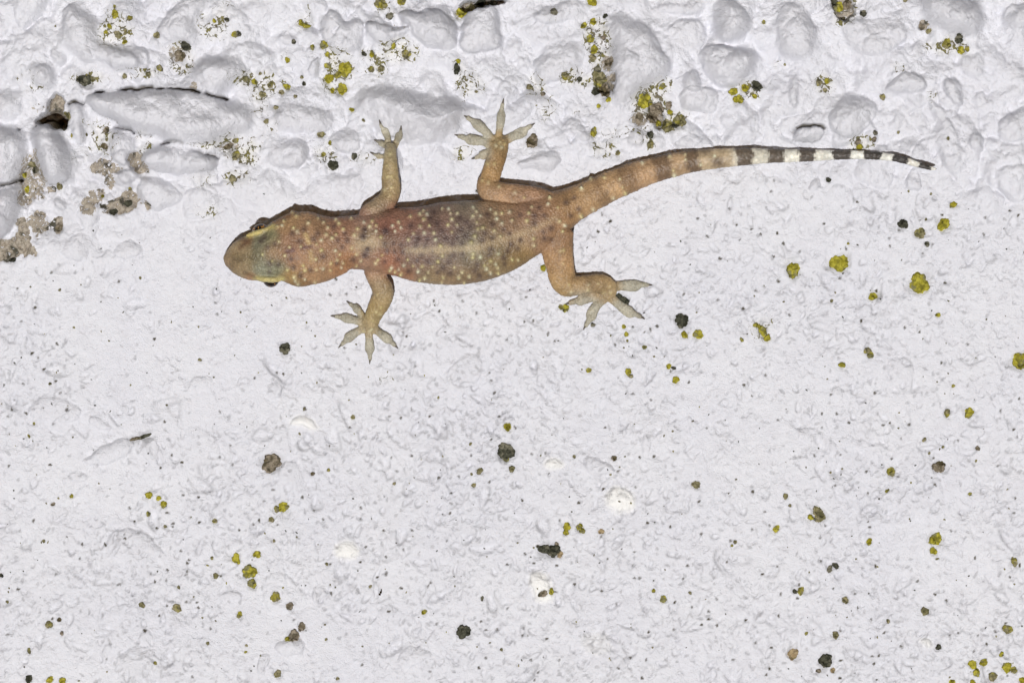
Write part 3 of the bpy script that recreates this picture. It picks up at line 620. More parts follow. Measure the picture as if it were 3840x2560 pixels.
# ------------------------------------------------------------------ LICHEN
def lichen_mat(name, a, b, c, scale=24, rough=.9):
    t = NT(name); p = t.pos()
    n1 = t.noise(p, scale, 4, .6); n2 = t.noise(p, scale * .45, 3); v = t.voro(p, scale * 1.1)
    col = t.mix(t.ramp(n1, .38, .6), a, b)
    col = t.mix(t.ramp(n2, .52, .62), col, c)
    col = t.mix(t.ramp(v, .55, .8, 0, .45), col, (.03, .03, .014, 1))
    h = t.math('SUBTRACT', n1, v)
    return t.finish(col, rough, t.bump(h, .03, .9), .15)

LM = {'y': lichen_mat('yellow lichen', (.28, .25, .025, 1), (.43, .39, .055, 1), (.22, .21, .10, 1)),
      'o': lichen_mat('olive lichen', (.16, .15, .07, 1), (.30, .27, .16, 1), (.30, .27, .05, 1)),
      'k': lichen_mat('black lichen and hole dark', (.03, .032, .022, 1), (.09, .09, .065, 1), (.20, .19, .14, 1)),  # also colours the patches painted for dark holes
      'b': lichen_mat('brown crust', (.15, .125, .085, 1), (.31, .265, .205, 1), (.11, .09, .05, 1)),
      't': lichen_mat('tan crust', (.30, .22, .12, 1), (.42, .33, .2, 1), (.22, .18, .09, 1))}

def lichen_mesh(x, y, r, asp, ang, kind):
    """crusty patch that follows the wall under it"""
    nr, ns = (9, 40) if r > 9 else (5, 22)
    ph = rng.uniform(0, 6.28, 6)
    th = np.arange(ns) / ns * 2 * np.pi
    rad = 1.16 + .09 * np.sin(2 * th + ph[0]) + .09 * np.sin(3 * th + ph[1]) + .07 * np.sin(5 * th + ph[2]) + .05 * np.sin(8 * th + ph[3]) + .05 * np.sin(13 * th + ph[4]) + rng.uniform(-.05, .05, ns)
    q = (np.arange(1, nr + 1) / nr)
    U = np.cos(th)[None] * rad * q[:, None] * r * asp ** .5; V = np.sin(th)[None] * rad * q[:, None] * r / asp ** .5
    c, s = math.cos(ang), math.sin(ang)
    px = np.concatenate([[x], (x + c * U + s * V).ravel()]); py = np.concatenate([[y], (y + s * -U + c * V).ravel()])
    qq = np.concatenate([[0], np.repeat(q, ns)])
    R = r / PPU
    thick = min(0.012 + R * (.38 if kind in 'kb' else .24), .045)
    lum = fbm(px / PPU, py / PPU, max(R * .55, .012), 3, int(x * 7 + y) % 997)
    hh = S_at(px, py) + thick * np.where(qq >= .999, -.15, (1 - qq ** 3) * .35 + .6 + .6 * lum * (qq < .99))
    X, Z = w2(px, py)
    x0, z0 = w2(x, y); h0 = float(S_at(x, y))
    v = np.stack([X - x0, -(hh - h0), Z - z0], 1)
    tr = [(0, 1 + (i + 1) % ns, 1 + i) for i in range(ns)]
    qd = []
    for k in range(nr - 1):
        for i in range(ns):
            a = 1 + k * ns + i; b = 1 + k * ns + (i + 1) % ns
            qd.append((a, b, b + ns, a + ns))
    me = mesh_np('lichen', v, np.array(qd), np.array(tr))
    return me, (float(x0), -h0, float(z0))

def place(x, y):
    if y < 620 and x < 480: return 'at the dark hole in the stony left band'
    if x < 560 and y < 1010: return 'among the bare brown masonry by the left stones'
    if x < 980 and y < 330: return 'in the joints above the long flat slab'
    if x < 1000 and y < 830: return 'in the rubble under the long flat slab'
    if x < 1400 and y < 420: return 'on the white mortar left of the faceted stone'
    if x < 1420 and y < 830: return "on the mortar beside the gecko's raised front leg"
    if x < 2080 and y < 120: return 'at the dark crack over the square stone'
    if x < 2080 and y < 700: return "on the mortar around the gecko's upper hind foot"
    if 2150 < x < 2330 and y < 430: return 'in the crevice along the wedge shaped stone'
    if x < 2680 and y < 580: return 'in the hollow under the wedge shaped stone'
    if x < 2900 and y < 520: return 'under the two smooth pebbles'
    if x < 3300 and y < 100: return 'in the joint between the tall stones'
    if x > 3400 and y < 260: return 'under the large oval pebble'
    if y < 620: return "on the rubble above the gecko's striped tail"
    if 1900 < x < 2620 and y < 1300: return "on the plaster around the gecko's lower hind foot"
    if y < 760: return "just below the gecko's tail tip"
    if x > 2880 and y < 1280: return "on open plaster under the gecko's striped tail"
    if y < 1330 and x < 1900: return "on the plaster below the gecko's head and belly"
    if 2000 < x < 2140 and 2190 < y < 2290: return 'on the squarish white plaster knob'
    if x < 560: return 'on the smooth plaster below the black sliver'
    if x < 1500: return 'around the rounded white plaster knob'
    if x < 2280: return 'around the black crumb in the plaster'
    if x < 2880: return 'on the clean plaster by the oval white knob'
    if x > 3500 and y > 2400: return 'in the yellow lichen cluster on the lower plaster'
    return 'on the speckled smooth plaster below the striped tail'

CN = {'y': 'olive yellow', 'o': 'grey green', 'k': 'blackish', 'b': 'brown', 't': 'tan'}  # blackish covers real lichen and patches painted for dark holes
LI.sort(key=lambda r: -r[2] * r[2])
MAXN = 290
for i, (x, y, r, kd, asp, ang) in enumerate(LI[:MAXN]):
    me, loc = lichen_mesh(x, y, r, asp, ang, kd)
    o = add('lichen_patch', me, LM[kd], None, loc)
    size = 'very large' if r > 28 else 'large' if r > 20 else 'medium' if r > 14 else 'small' if r > 9 else 'tiny' if r > 6 else 'minute'
    size += ' narrow' if asp > 1.5 else ' oval' if asp > 1.18 else ' round'
    o['label'] = '%s %s lichen spot %s' % (size, CN[kd], place(x, y))
    o['category'] = 'lichen'
    o['group'] = '%s lichen spots %s' % (CN[kd], place(x, y))
# the remaining flecks, and loose specks of dirt nobody could count
def specks(name, label, rows, mat):
    vs, qs, ts, off = [], [], [], 0
    for (x, y, r, kd, asp, ang) in rows:
        me, loc = lichen_mesh(x, y, r, asp, ang, kd)
        n = len(me.vertices); co = np.empty(n * 3, np.float32); me.vertices.foreach_get('co', co)
        vs.append(co.reshape(-1, 3) + np.array(loc))
        for p in me.polygons:
            (qs if p.loop_total == 4 else ts).append([v + off for v in p.vertices])
        off += n; bpy.data.meshes.remove(me)
    o = add(name, mesh_np(name, np.vstack(vs), np.array(qs), np.array(ts)), mat)
    o['kind'] = 'stuff'; o['label'] = label; o['category'] = 'specks'
specks('lichen_specks', 'tiny olive lichen flecks scattered over the plaster', LI[MAXN:] +
       [(rng.uniform(0, 3840), rng.uniform(1050, 2560), rng.uniform(1.5, 3.6), 'o', rng.uniform(1, 2), rng.uniform(0, 3)) for _ in range(170)], LM['o'])
specks('dirt_specks', 'fine dark dirt specks scattered over the plaster',
       [(rng.uniform(0, 3840), rng.uniform(700, 2560), rng.uniform(1.3, 3.0), 'k', rng.uniform(1, 2.6), rng.uniform(0, 3)) for _ in range(240)], LM['k'])

# ------------------------------------------------------------------ GECKO
def wpt(px, py, h):           # survey pixel seen at height h above the wall plane
    k = (D - h) / D
    return np.stack([(px - 1920) / PPU * k, -h + 0 * px, (1280 - py) / PPU * k], -1)

TV, TQ, TT, toff = [], [], [], 0
def tube(rows, base=None, n=8, seg=22, smooth=0, flat=1.0):
    """rows: px, py, half width, half depth, centre height above the wall (pixels)"""
    global toff
    R = catmull(rows, n)
    R[:, 2:4] = np.maximum(R[:, 2:4], 1.2)
    if base is None:
        s = S_at(R[:, 0], R[:, 1])
        if smooth:
            k = np.ones(2 * smooth + 1) / (2 * smooth + 1)
            s = np.convolve(np.pad(s, smooth, mode='edge'), k, 'valid')
    else:
        s = np.full(len(R), base)
    hc = s + R[:, 4] / PPU
    C = wpt(R[:, 0], R[:, 1], hc)
    T = np.gradient(C, axis=0); T /= np.linalg.norm(T, axis=1, keepdims=True) + 1e-9
    up = np.array([0, -1.0, 0])
    side = np.cross(T, up); side /= np.linalg.norm(side, axis=1, keepdims=True) + 1e-9
    upv = np.cross(side, T)
    a = np.arange(seg) / seg * 2 * np.pi
    ca, sa = np.cos(a), np.sin(a)
    sa = np.where(sa < 0, sa * flat, sa)
    V = C[:, None] + (R[:, 2] / PPU)[:, None, None] * ca[None, :, None] * side[:, None] + (R[:, 3] / PPU)[:, None, None] * sa[None, :, None] * upv[:, None]
    m = len(R)
    V = np.vstack([V.reshape(-1, 3), C[0] - T[0] * R[0, 2] / PPU * .6, C[-1] + T[-1] * R[-1, 2] / PPU * .6])
    for i in range(m - 1):
        for j in range(seg):
            a0 = toff + i * seg + j; b0 = toff + i * seg + (j + 1) % seg
            TQ.append((a0, b0, b0 + seg, a0 + seg))
    e0, e1 = toff + m * seg, toff + m * seg + 1
    for j in range(seg):
        TT.append((e0, toff + (j + 1) % seg, toff + j))
        l0 = toff + (m - 1) * seg
        TT.append((e1, l0 + j, l0 + (j + 1) % seg))
    TV.append(V); toff += len(V)
    return C, T, R

BASE = float(np.median(S_at(np.linspace(900, 2100, 60), np.linspace(960, 850, 60))))
trunk = [(855,975,12,12),(862,973,36,27),(882,971,60,39),(912,968,77,49),(950,965,87,57),(1000,956,95,65),(1050,944,116,71),(1100,937,138,76),(1150,932,138,77),(1200,931,128,75),(1250,923,113,72),(1300,911,100,72),(1360,908,104,76),(1430,905,117,84),(1500,908,129,90),(1580,916,142,95),(1660,914,153,97),(1740,909,155,96),(1820,899,148,92),(1900,882,131,84),(1970,859,108,76),(2040,826,95,70),(2100,792,80,64),(2149,766,66,58),(2200,742,60,54)]
lift = np.interp([r[0] for r in trunk], [850, 1100, 1300, 1450, 2000, 2200], [46, 46, 30, 6, 6, 8])
tube([r + (r[3] + l,) for r, l in zip(trunk, lift)], base=BASE, n=10, seg=56, flat=.9)
TAIL = [(2149,766,66,58),(2200,742,60.5,54),(2243,721,58.5,52),(2285,700,56,49),(2370,665,53.5,46),(2430,644,49,42),(2510,623,45,38),(2591,605,42,35),(2673,596,38,32),(2750,590,34.5,29),(2800,587,32.5,27),(2883,585,27,23),(2993,584,24,20),(3066,583,21,18),(3139,581.5,18.5,16),(3194,581,17,14.5),(3248,582,16,13.5),(3322,588,14.5,12),(3385,599,13.5,11),(3440,617,11,9.5),(3490,631,8,7),(3512,633,3.5,3)]
tl = np.interp([r[0] for r in TAIL], [2149, 2400, 2800, 3000, 3200, 3350, 3512], [8, 4, 22, 8, 4, 26, 58])
tube([r + (r[3] + l,) for r, l in zip(TAIL, tl)], n=10, seg=30, smooth=22)

def limb(c, rows, **kw):
    p = cp(c, [r[:3] for r in rows])
    out = [(a[0], a[1], a[2], a[2] * r[3], r[4]) for a, r in zip(p, rows)]
    return tube(out, **kw)

CLAWS = []
def toe(c, rows, h0=11, h1=8):
    """rows: x, y, half width in crop pixels; flattened pad with a narrow clawed end"""
    p = cp(c, rows)
    wmax = p[1:-1, 2].max() * 1.02 + 1.0
    L = catmull(p[:, :2], 8)
    sl = np.concatenate([[0], np.cumsum(np.hypot(*np.diff(L, axis=0).T))]); sl /= sl[-1]
    tt = np.array([0, .12, .25, .38, .5, .6, .68, .74, .79, .86, .93, 1.0])
    ww = wmax * np.array([.9, .82, .80, .86, .97, 1.0, .95, .76, .54, .48, .44, .36])
    hh = np.linspace(h0, h1, len(tt))
    C, T, R = tube([(np.interp(q, sl, L[:, 0]), np.interp(q, sl, L[:, 1]), max(w_, 4.2), min(max(w_ * .7, 5.0), 10.5), h) for q, w_, h in zip(tt, ww, hh)], n=5, seg=14, smooth=5)
    CLAWS.append((C[-1], T[-2]))

# upper front leg
limb('L', [(560,1090,60,.8,95),(470,1010,92,.8,88),(560,940,96,.8,80),(660,860,98,.8,68),(695,765,95,.8,58),(690,650,87,.8,48),(688,540,76,.8,38),(688,440,64,.75,27),(690,370,58,.7,19),(692,325,54,.6,14)], smooth=10)
toe('L', [(668,345,36),(664,270,36),(645,200,32),(605,150,22),(590,112,14)])
toe('L', [(728,345,34),(760,270,36),(785,215,36),(790,185,22),(792,165,10)])
toe('L', [(650,345,30),(605,312,28),(575,295,24),(556,286,14)], 9, 6)
toe('L', [(650,440,30),(590,436,26),(550,425,22),(522,412,8)], 9, 6)
# upper hind leg
limb('L', [(2330,880,60,.7,95),(2180,850,100,.7,86),(2010,832,116,.7,78),(1850,820,122,.7,74),(1710,795,122,.72,70),(1645,735,112,.75,62),(1668,650,98,.75,52),(1690,570,95,.7,42),(1722,475,94,.65,32),(1748,385,92,.55,23),(1758,310,88,.45,16),(1752,275,70,.4,13)], smooth=10)
toe('L', [(1690,340,50),(1600,290,52),(1500,275,50),(1420,255,30),(1352,234,8)])
toe('L', [(1690,280,42),(1620,190,50),(1550,130,48),(1490,85,26),(1436,52,12)])
toe('L', [(1750,280,44),(1756,190,42),(1768,110,40),(1775,40,42),(1782,-30,24),(1793,-95,14)])
toe('L', [(1800,290,48),(1890,240,52),(1970,205,46),(2030,160,22),(2074,132,10)])
toe('L', [(1720,360,46),(1640,405,44),(1580,430,32),(1518,452,8)])
# lower front leg
limb('F', [(790,20,120,.7,88),(810,130,165,.7,80),(850,260,150,.75,70),(915,390,155,.78,62),(925,490,158,.78,55),(880,610,150,.75,46),(815,730,135,.72,36),(770,830,122,.65,27),(735,920,124,.5,19),(712,985,100,.4,14)], smooth=10)
toe('F', [(650,840,55),(590,755,50),(530,690,58),(480,655,40),(432,618,14)])
toe('F', [(640,905,60),(500,862,55),(380,832,66),(300,818,42),(212,808,12)])
toe('F', [(650,970,60),(530,1045,58),(430,1115,70),(360,1180,36),(308,1232,16)])
toe('F', [(712,1010,55),(722,1130,56),(728,1240,68),(732,1330,38),(735,1400,28),(733,1452,12)])
toe('F', [(780,980,60),(890,1060,60),(980,1130,70),(1050,1190,40),(1106,1242,16)])
# lower hind leg
limb('R', [(560,40,230,.5,100),(535,200,245,.55,86),(555,400,228,.6,78),(590,600,206,.62,70),(625,750,198,.62,62),(690,850,182,.65,56),(800,868,150,.72,50),(950,850,138,.72,42),(1100,832,138,.68,34),(1220,845,142,.6,27),(1290,900,142,.5,20),(1290,970,130,.42,15),(1275,1040,110,.38,13)], smooth=10)
toe('R', [(1340,890,75),(1480,868,66),(1620,868,84),(1720,862,66),(1780,852,32),(1890,856,16)])
toe('R', [(1330,1040,75),(1440,1130,72),(1550,1220,78),(1640,1275,62),(1700,1290,36),(1785,1332,18)])
toe('R', [(1240,1050,70),(1140,1150,62),(1070,1250,78),(1040,1330,60),(1005,1390,36),(958,1468,18)])
toe('R', [(1220,1020,75),(1080,1035,80),(950,1055,80),(870,1090,52),(810,1095,30),(718,1127,12)])
toe('R', [(1200,985,60),(1100,965,50),(1010,985,40),(950,1000,20)], 13, 10)
# brow ridges
HB = BASE * PPU
tube([(926,884,5,5,136),(945,878,10,8,146),(972,870,11,9,152),(1000,861,10,8,150),(1024,848,5,5,140)], base=BASE, n=6, seg=12)
tube([(958,1042,5,5,136),(980,1047,10,8,144),(1008,1049,11,9,150),(1036,1049,10,8,148),(1060,1046,5,5,138)], base=BASE, n=6, seg=12)
# snout swellings, jaw muscles
tube([(880,962,18,16,88),(910,955,26,20,100),(940,950,18,14,108)], base=BASE, n=5, seg=14)
tube([(885,990,18,16,88),(912,995,26,20,100),(945,1000,18,14,108)], base=BASE, n=5, seg=14)

raw = mesh_np('gecko_raw', np.vstack(TV), np.array(TQ), np.array(TT))
tmp = add('gecko_raw', raw)
rm = tmp.modifiers.new('remesh', 'REMESH'); rm.mode = 'VOXEL'; rm.voxel_size = 0.0068; rm.use_smooth_shade = True
sm = tmp.modifiers.new('smooth', 'SMOOTH'); sm.factor = .5; sm.iterations = 3
dg = bpy.context.evaluated_depsgraph_get()
gm_ = bpy.data.meshes.new_from_object(tmp.evaluated_get(dg))
bpy.data.objects.remove(tmp); bpy.data.meshes.remove(raw)
nv = len(gm_.vertices)
co = np.empty(nv * 3, np.float32); gm_.vertices.foreach_get('co', co); co = co.reshape(-1, 3).astype(float)
no = np.empty(nv * 3, np.float32); gm_.vertices.foreach_get('normal', no); no = no.reshape(-1, 3)
k = D / (D + co[:, 1])
vx = co[:, 0] * k * PPU + 1920; vy = 1280 - co[:, 2] * k * PPU      # where each skin point lies on the survey

# --- skin colours: soft patches
PAL = [  # x, y, radius, rgb
    (870,985,30,(120,98,70)),(905,950,35,(138,116,84)),(905,1005,30,(130,110,80)),(890,970,22,(104,88,56)),(935,970,30,(106,92,62)),(930,900,20,(110,78,48)),(940,1045,18,(150,112,78)),
    (975,905,30,(116,112,90)),(1010,890,30,(124,118,84)),(990,1010,35,(118,116,96)),(1040,1005,30,(112,110,86)),(970,955,30,(106,100,76)),(1030,945,40,(130,104,74)),
    (1080,830,40,(140,108,70)),(1100,930,60,(132,96,70)),(1090,1055,40,(132,104,56)),(1160,860,50,(140,106,74)),(1170,1000,60,(138,104,70)),(1220,930,60,(138,102,74)),(1290,860,50,(136,96,72)),(1290,980,45,(142,98,60)),
    (1370,900,45,(146,124,96)),(1360,830,40,(128,96,80)),(1385,985,45,(128,96,76)),(1450,830,50,(128,82,66)),(1460,910,40,(120,90,72)),(1450,990,45,(142,92,66)),
    (1500,800,50,(134,94,74)),(1550,840,50,(118,82,68)),(1570,905,45,(110,86,80)),(1580,935,25,(146,126,102)),(1560,1000,50,(118,92,78)),(1530,1035,30,(146,98,62)),(1600,1045,40,(122,102,72)),
    (1640,790,50,(116,92,78)),(1660,840,50,(108,80,70)),(1660,900,45,(104,84,76)),(1660,937,22,(150,130,98)),(1680,985,45,(112,94,80)),(1680,1045,45,(124,100,70)),
    (1750,780,50,(112,98,82)),(1740,840,50,(106,86,78)),(1760,890,40,(108,96,80)),(1770,935,28,(142,130,102)),(1770,980,45,(108,94,76)),(1770,1040,45,(122,98,68)),
    (1840,830,50,(116,92,70)),(1850,890,45,(126,104,78)),(1860,920,40,(124,106,76)),(1860,980,45,(118,98,66)),(1850,1035,30,(124,100,66)),(1920,850,50,(128,98,74)),(1930,900,40,(136,112,84)),(1940,960,45,(124,98,56)),
    (1990,800,50,(122,90,72)),(1990,870,45,(140,114,86)),(2030,880,45,(132,98,72)),(2050,770,50,(130,96,68)),(2090,830,45,(138,102,68)),(2110,750,45,(132,100,64)),(2140,790,45,(138,104,64)),
    (2200,745,50,(154,120,80)),(2300,700,50,(158,124,84)),(2420,650,50,(158,124,88)),(2550,615,50,(160,130,96)),(2680,595,50,(166,144,114)),(2850,585,70,(184,178,166)),(3000,584,80,(192,188,180)),(3250,584,120,(196,194,190)),(3450,620,80,(194,190,184)),
    # limbs
    (1420,780,35,(134,114,88)),(1465,720,40,(140,118,82)),(1463,640,45,(142,122,84)),(1463,580,30,(146,130,96)),(1462,540,25,(148,134,106)),(1440,500,30,(146,140,126)),(1495,500,25,(146,140,126)),(1420,560,25,(146,140,126)),
    (1830,735,45,(148,116,84)),(1900,735,55,(152,116,82)),(1980,750,45,(142,106,78)),(1845,660,45,(146,112,66)),(1855,600,40,(138,106,62)),(1868,540,30,(142,116,74)),(1790,520,40,(146,140,126)),(1800,470,40,(146,140,126)),(1885,420,35,(146,140,126)),(1960,490,40,(146,140,126)),(1820,580,30,(146,140,126)),
    (1405,1015,35,(144,110,84)),(1420,1060,40,(140,116,86)),(1435,1105,40,(138,118,86)),(1425,1140,40,(142,118,72)),(1400,1190,35,(142,122,78)),(1380,1225,35,(150,130,94)),(1300,1200,45,(146,140,126)),(1320,1270,40,(146,140,126)),(1386,1310,40,(146,140,126)),(1460,1270,40,(146,140,126)),
    (2085,900,45,(142,106,72)),(2100,980,50,(150,114,74)),(2110,1040,45,(154,120,76)),(2100,1090,45,(146,118,74)),(2180,1070,45,(148,118,78)),(2250,1065,45,(142,114,76)),(2280,1090,40,(146,122,82)),(2380,1070,45,(146,140,126)),(2350,1160,50,(146,140,126)),(2220,1170,45,(146,140,126)),(2180,1120,40,(146,140,126))]
num = np.zeros((nv, 3)); den = np.zeros(nv) + 1e-9
LIMB = [q[:2] for q in PAL].index((1420, 780))
for i_, (x, y, r, rgb) in enumerate(PAL):
    kb = 1.0 if i_ < LIMB else 0.97
    wgt = np.exp(-((vx - x) ** 2 + (vy - y) ** 2) / (2 * (r * .62) ** 2)) + 1e-7 / (1 + ((vx - x) ** 2 + (vy - y) ** 2) / 1e4)
    num += wgt[:, None] * np.array(lin(*rgb, kb)[:3]); den += wgt
skin = num / den[:, None]
mot = fbm(vx, vy, 26, 3, 91); mot2 = fbm(vx, vy, 9, 2, 95)
mot3 = fbm(vx, vy, 60, 3, 97)
skin *= (1 + .30 * mot + .10 * mot2 + .22 * mot3)[:, None]

# tail rings: position along the tail axis
tc = catmull([(r[0], r[1]) for r in TAIL], 12)
tsel = (vx > 2165) & (vy < 850) & (np.abs(vy - np.interp(vx, [r[0] for r in TAIL], [r[1] for r in TAIL])) < 90)
tx, ty = vx[tsel], vy[tsel]
bi = np.empty(len(tx), int)
for s in range(0, len(tx), 4000):
    bi[s:s + 4000] = np.argmin((tx[s:s + 4000, None] - tc[None, :, 0]) ** 2 + (ty[s:s + 4000, None] - tc[None, :, 1]) ** 2, 1)
u = tc[bi, 0] + 13 * fbm(tx, ty, 18, 3, 44)
side_ = ty - tc[bi, 1]
dark = np.zeros(len(tx))
for x0, x1, st, soft in [(2232,2268,.55,14),(2322,2378,.62,16),(2456,2516,.82,12),(2572,2622,.86,10),(2762,2822,.94,7),(2880,2940,.95,6),(2994,3057,.97,5),(3124,3192,.98,4),(3244,3303,.98,3),(3351,3407,.98,3),(3446,3491,.98,3),(3506,3530,.98,2)]:
    dark = np.maximum(dark, st * sstep(x0 - soft, x0 + soft, u) * (1 - sstep(x1 - soft, x1 + soft, u)))
dark = np.maximum(dark, .85 * np.exp(-(((u - 2692) / 26) ** 2 + ((side_ - 14) / 20) ** 2)))
dark = np.maximum(dark, .7 * np.exp(-(((u - 2645) / 22) ** 2 + ((side_ + 30) / 14) ** 2)))
dcol = np.stack([np.interp(u, [2200, 2500, 2800, 3100, 3400], [lin(v, 0, 0)[0] for v in ch]) for ch in ((112, 92, 82, 66, 50), (84, 70, 68, 58, 46), (56, 52, 56, 54, 46))], 1)
skin[tsel] = skin[tsel] * (1 - dark[:, None]) + dcol * dark[:, None] * (1 + .35 * mot2[tsel])[:, None]

# vertebral stripe and crown marks
for pts, wd, rgb, st in [([(1360,905),(1440,915)], 16, (160,138,108), .5), ([(1530,938),(1660,937),(1760,930)], 14, (162,142,112), .65), ([(1790,930),(1880,900),(2000,860),(2080,820)], 13, (158,134,100), .55),
                         ([(1146,880),(1160,915)], 9, (172,144,92), .8), ([(1165,945),(1168,975)], 9, (170,142,92), .75), ([(1080,942),(1098,937)], 11, (88,56,58), .8), ([(1130,930),(1165,924)], 7, (86,52,56), .8),
                         ([(926,884),(972,870),(1024,848)], 10, (170,152,84), .95), ([(958,1042),(1008,1049),(1060,1046)], 10, (164,150,88), .95),
                         ([(1030,830),(1075,812),(1105,800)], 9, (110,72,36), .7), ([(1070,1062),(1130,1066),(1160,1062)], 9, (112,80,34), .6), ([(900,930),(926,905)], 9, (96,66,44), .7), ([(915,1022),(955,1036)], 8, (92,70,46), .7), ([(876,972),(906,978)], 7, (88,72,52), .7)]:
    pp = catmull(pts, 8) if len(pts) > 2 else np.linspace(pts[0], pts[1], 12)
    dd = np.full(nv, 1e9)
    for q in pp: dd = np.minimum(dd, (vx - q[0]) ** 2 + (vy - q[1]) ** 2)
    f = st * np.exp(-dd / wd ** 2) * (1 + .5 * mot)
    skin = skin * (1 - np.clip(f, 0, 1)[:, None]) + np.array(lin(*rgb)[:3]) * np.clip(f, 0, 1)[:, None]

DARK = {'H': [(865,515),(1150,515),(1330,440),(1450,520),(1375,592),(1475,592),(1420,670),(1670,470),(1650,545),(1700,690),(1675,755),(1540,805),(1360,845),(1210,775),(1105,575),(1000,470),(675,630),(520,600),(600,670),(620,850),(720,860),(955,985),(1070,915),(885,890),(1900,485),(620,940),(560,560),(860,800),(950,600)],
        'B': [(380,435),(175,420),(160,485),(180,665),(205,610),(460,560),(530,570),(375,555),(395,628),(470,640),(545,645),(375,735),(500,710),(605,830),(625,380),(700,515),(787,515),(765,575),(685,575),(890,360),(935,430),(970,505),(1080,500),(1165,485),(1110,305),(1120,425),(1175,350),(1210,400),(1035,565),(1130,555),(735,675),(690,725),(795,730),(1045,670),(1135,660),(1000,737),(890,840),(1280,765),(1255,825),(950,800),(1355,460),(1425,500),(1330,525),(1410,615),(1395,675),(1535,700),(1550,755),(1580,628),(1535,420),(1430,370),(1380,280),(1595,460),(1700,525),(1610,565),(1700,280),(1885,205),(1845,285),(1935,280),(1840,360),(2005,405),(1925,445),(2150,155),(2230,110),(2275,220),(2195,285),(1940,510),(2000,515),(1675,605),(820,310),(860,250),(1300,870),(1010,850)]}
LIGHT = {'H': [(1048,402),(1215,395),(1155,352),(1262,452),(1385,408),(1352,368),(1520,352),(1590,465),(1660,393),(1725,440),(1797,428),(1752,382),(1555,535),(1353,527),(1245,528),(1190,590),(1308,568),(1525,678),(1345,705),(1190,700),(1395,745),(1580,745),(1365,808),(1297,845),(1430,840),(1130,800),(1210,905),(1290,920),(1135,915),(1625,815),(1410,890),(1580,870),(1790,840),(1815,805),(1860,755),(1848,557),(1795,490),(915,325),(870,285),(780,380),(760,430),(710,440),(925,495),(725,605),(545,748),(650,818),(820,915),(890,995),(905,1035),(935,1070),(1010,920),(1140,635),(965,660),(1430,470),(885,455),(840,668),(790,760),(990,870),(1010,1020),(1120,1050)],
         'B': [(510,348),(450,383),(530,403),(475,438),(655,460),(760,455),(720,388),(810,383),(755,320),(718,270),(787,270),(750,237),(625,293),(1000,218),(937,218),(1018,263),(1085,262),(1030,320),(1080,375),(993,375),(1030,447),(870,520),(855,455),(920,580),(1240,205),(1270,245),(1310,288),(1275,350),(1235,290),(1285,415),(1335,403),(1255,485),(1222,545),(1410,225),(1460,262),(1520,262),(1470,315),(1520,358),(1445,433),(1505,485),(1595,248),(1620,330),(1785,258),(1815,200),(600,715),(650,775),(560,770),(510,810),(440,793),(475,835),(530,858),(425,820),(740,780),(840,783),(895,733),(940,678),(800,838),(765,893),(700,830),(945,888),(930,935),(1055,790),(1130,838),(1100,888),(1200,878),(1240,655),(1310,690),(1235,695),(1350,768),(1410,728),(1460,758),(1485,657),(1370,805),(1410,845),(1485,847),(1480,795),(1620,712),(1680,715),(1835,575),(1830,510),(1765,335),(2070,205),(1975,170),(1990,112),(2115,438),(2085,340),(2135,380),(2290,285),(2300,20),(715,915),(1150,940),(605,520)],
         'L': [(655,525),(660,635),(700,635),(700,740),(635,765),(685,815),(690,410),(1755,730),(1910,790),(2000,840),(1650,690),(1590,670),(1710,510),(1640,510),(1730,270),(1765,300),(1810,310),(1780,345),(1725,330)],
         'F': [(840,490),(895,675),(825,740),(885,775),(775,870),(730,1020),(765,1000),(640,1025)],
         'R': [(620,70),(590,360),(640,345),(630,540),(720,850),(750,960),(1000,930),(1320,880),(1230,970),(1330,975),(1150,835),(1010,850)],
         'T': [(310,670),(630,855),(640,575),(735,475),(875,460),(1035,475),(1060,560),(965,670),(1090,620),(755,790),(1270,310),(1555,245),(1715,225),(1715,275),(1590,385),(1875,325),(2020,235),(1600,435)]}
wx = vx + 1.5 * fbm(vx, vy, 6, 2, 70); wy = vy + 1.5 * fbm(vx, vy, 6, 2, 72)
top = no[:, 1] < 0.25
disp = 0.0022 * fbm(vx, vy, 8, 2, 33)
for c, pts in DARK.items():
    for x, y in cp(c, pts):
        r = random.uniform(9, 14)
        f = .68 * np.exp(-(((wx - x) ** 2 + (wy - y) ** 2) / r ** 2) ** 1.0) * top
        skin = skin * (1 - f[:, None]) + np.array(lin(62, 44, 46)[:3]) * f[:, None]
for c, pts in LIGHT.items():
    for x, y in cp(c, pts):
        r = random.uniform(5.0, 7.4); st = random.uniform(.35, .72) * (.55 if c in 'LFR' else 1)
        g2 = np.exp(-(((wx - x) ** 2 + (wy - y) ** 2) / r ** 2) ** 1.0) * top
        tint = random.choice([(200, 192, 146), (196, 188, 126), (204, 206, 176)])
        skin = skin * (1 - st * g2[:, None]) + np.array(lin(*tint)[:3]) * st * g2[:, None]
        disp += .014 * g2 * (.6 if c in 'LFR' else 1)
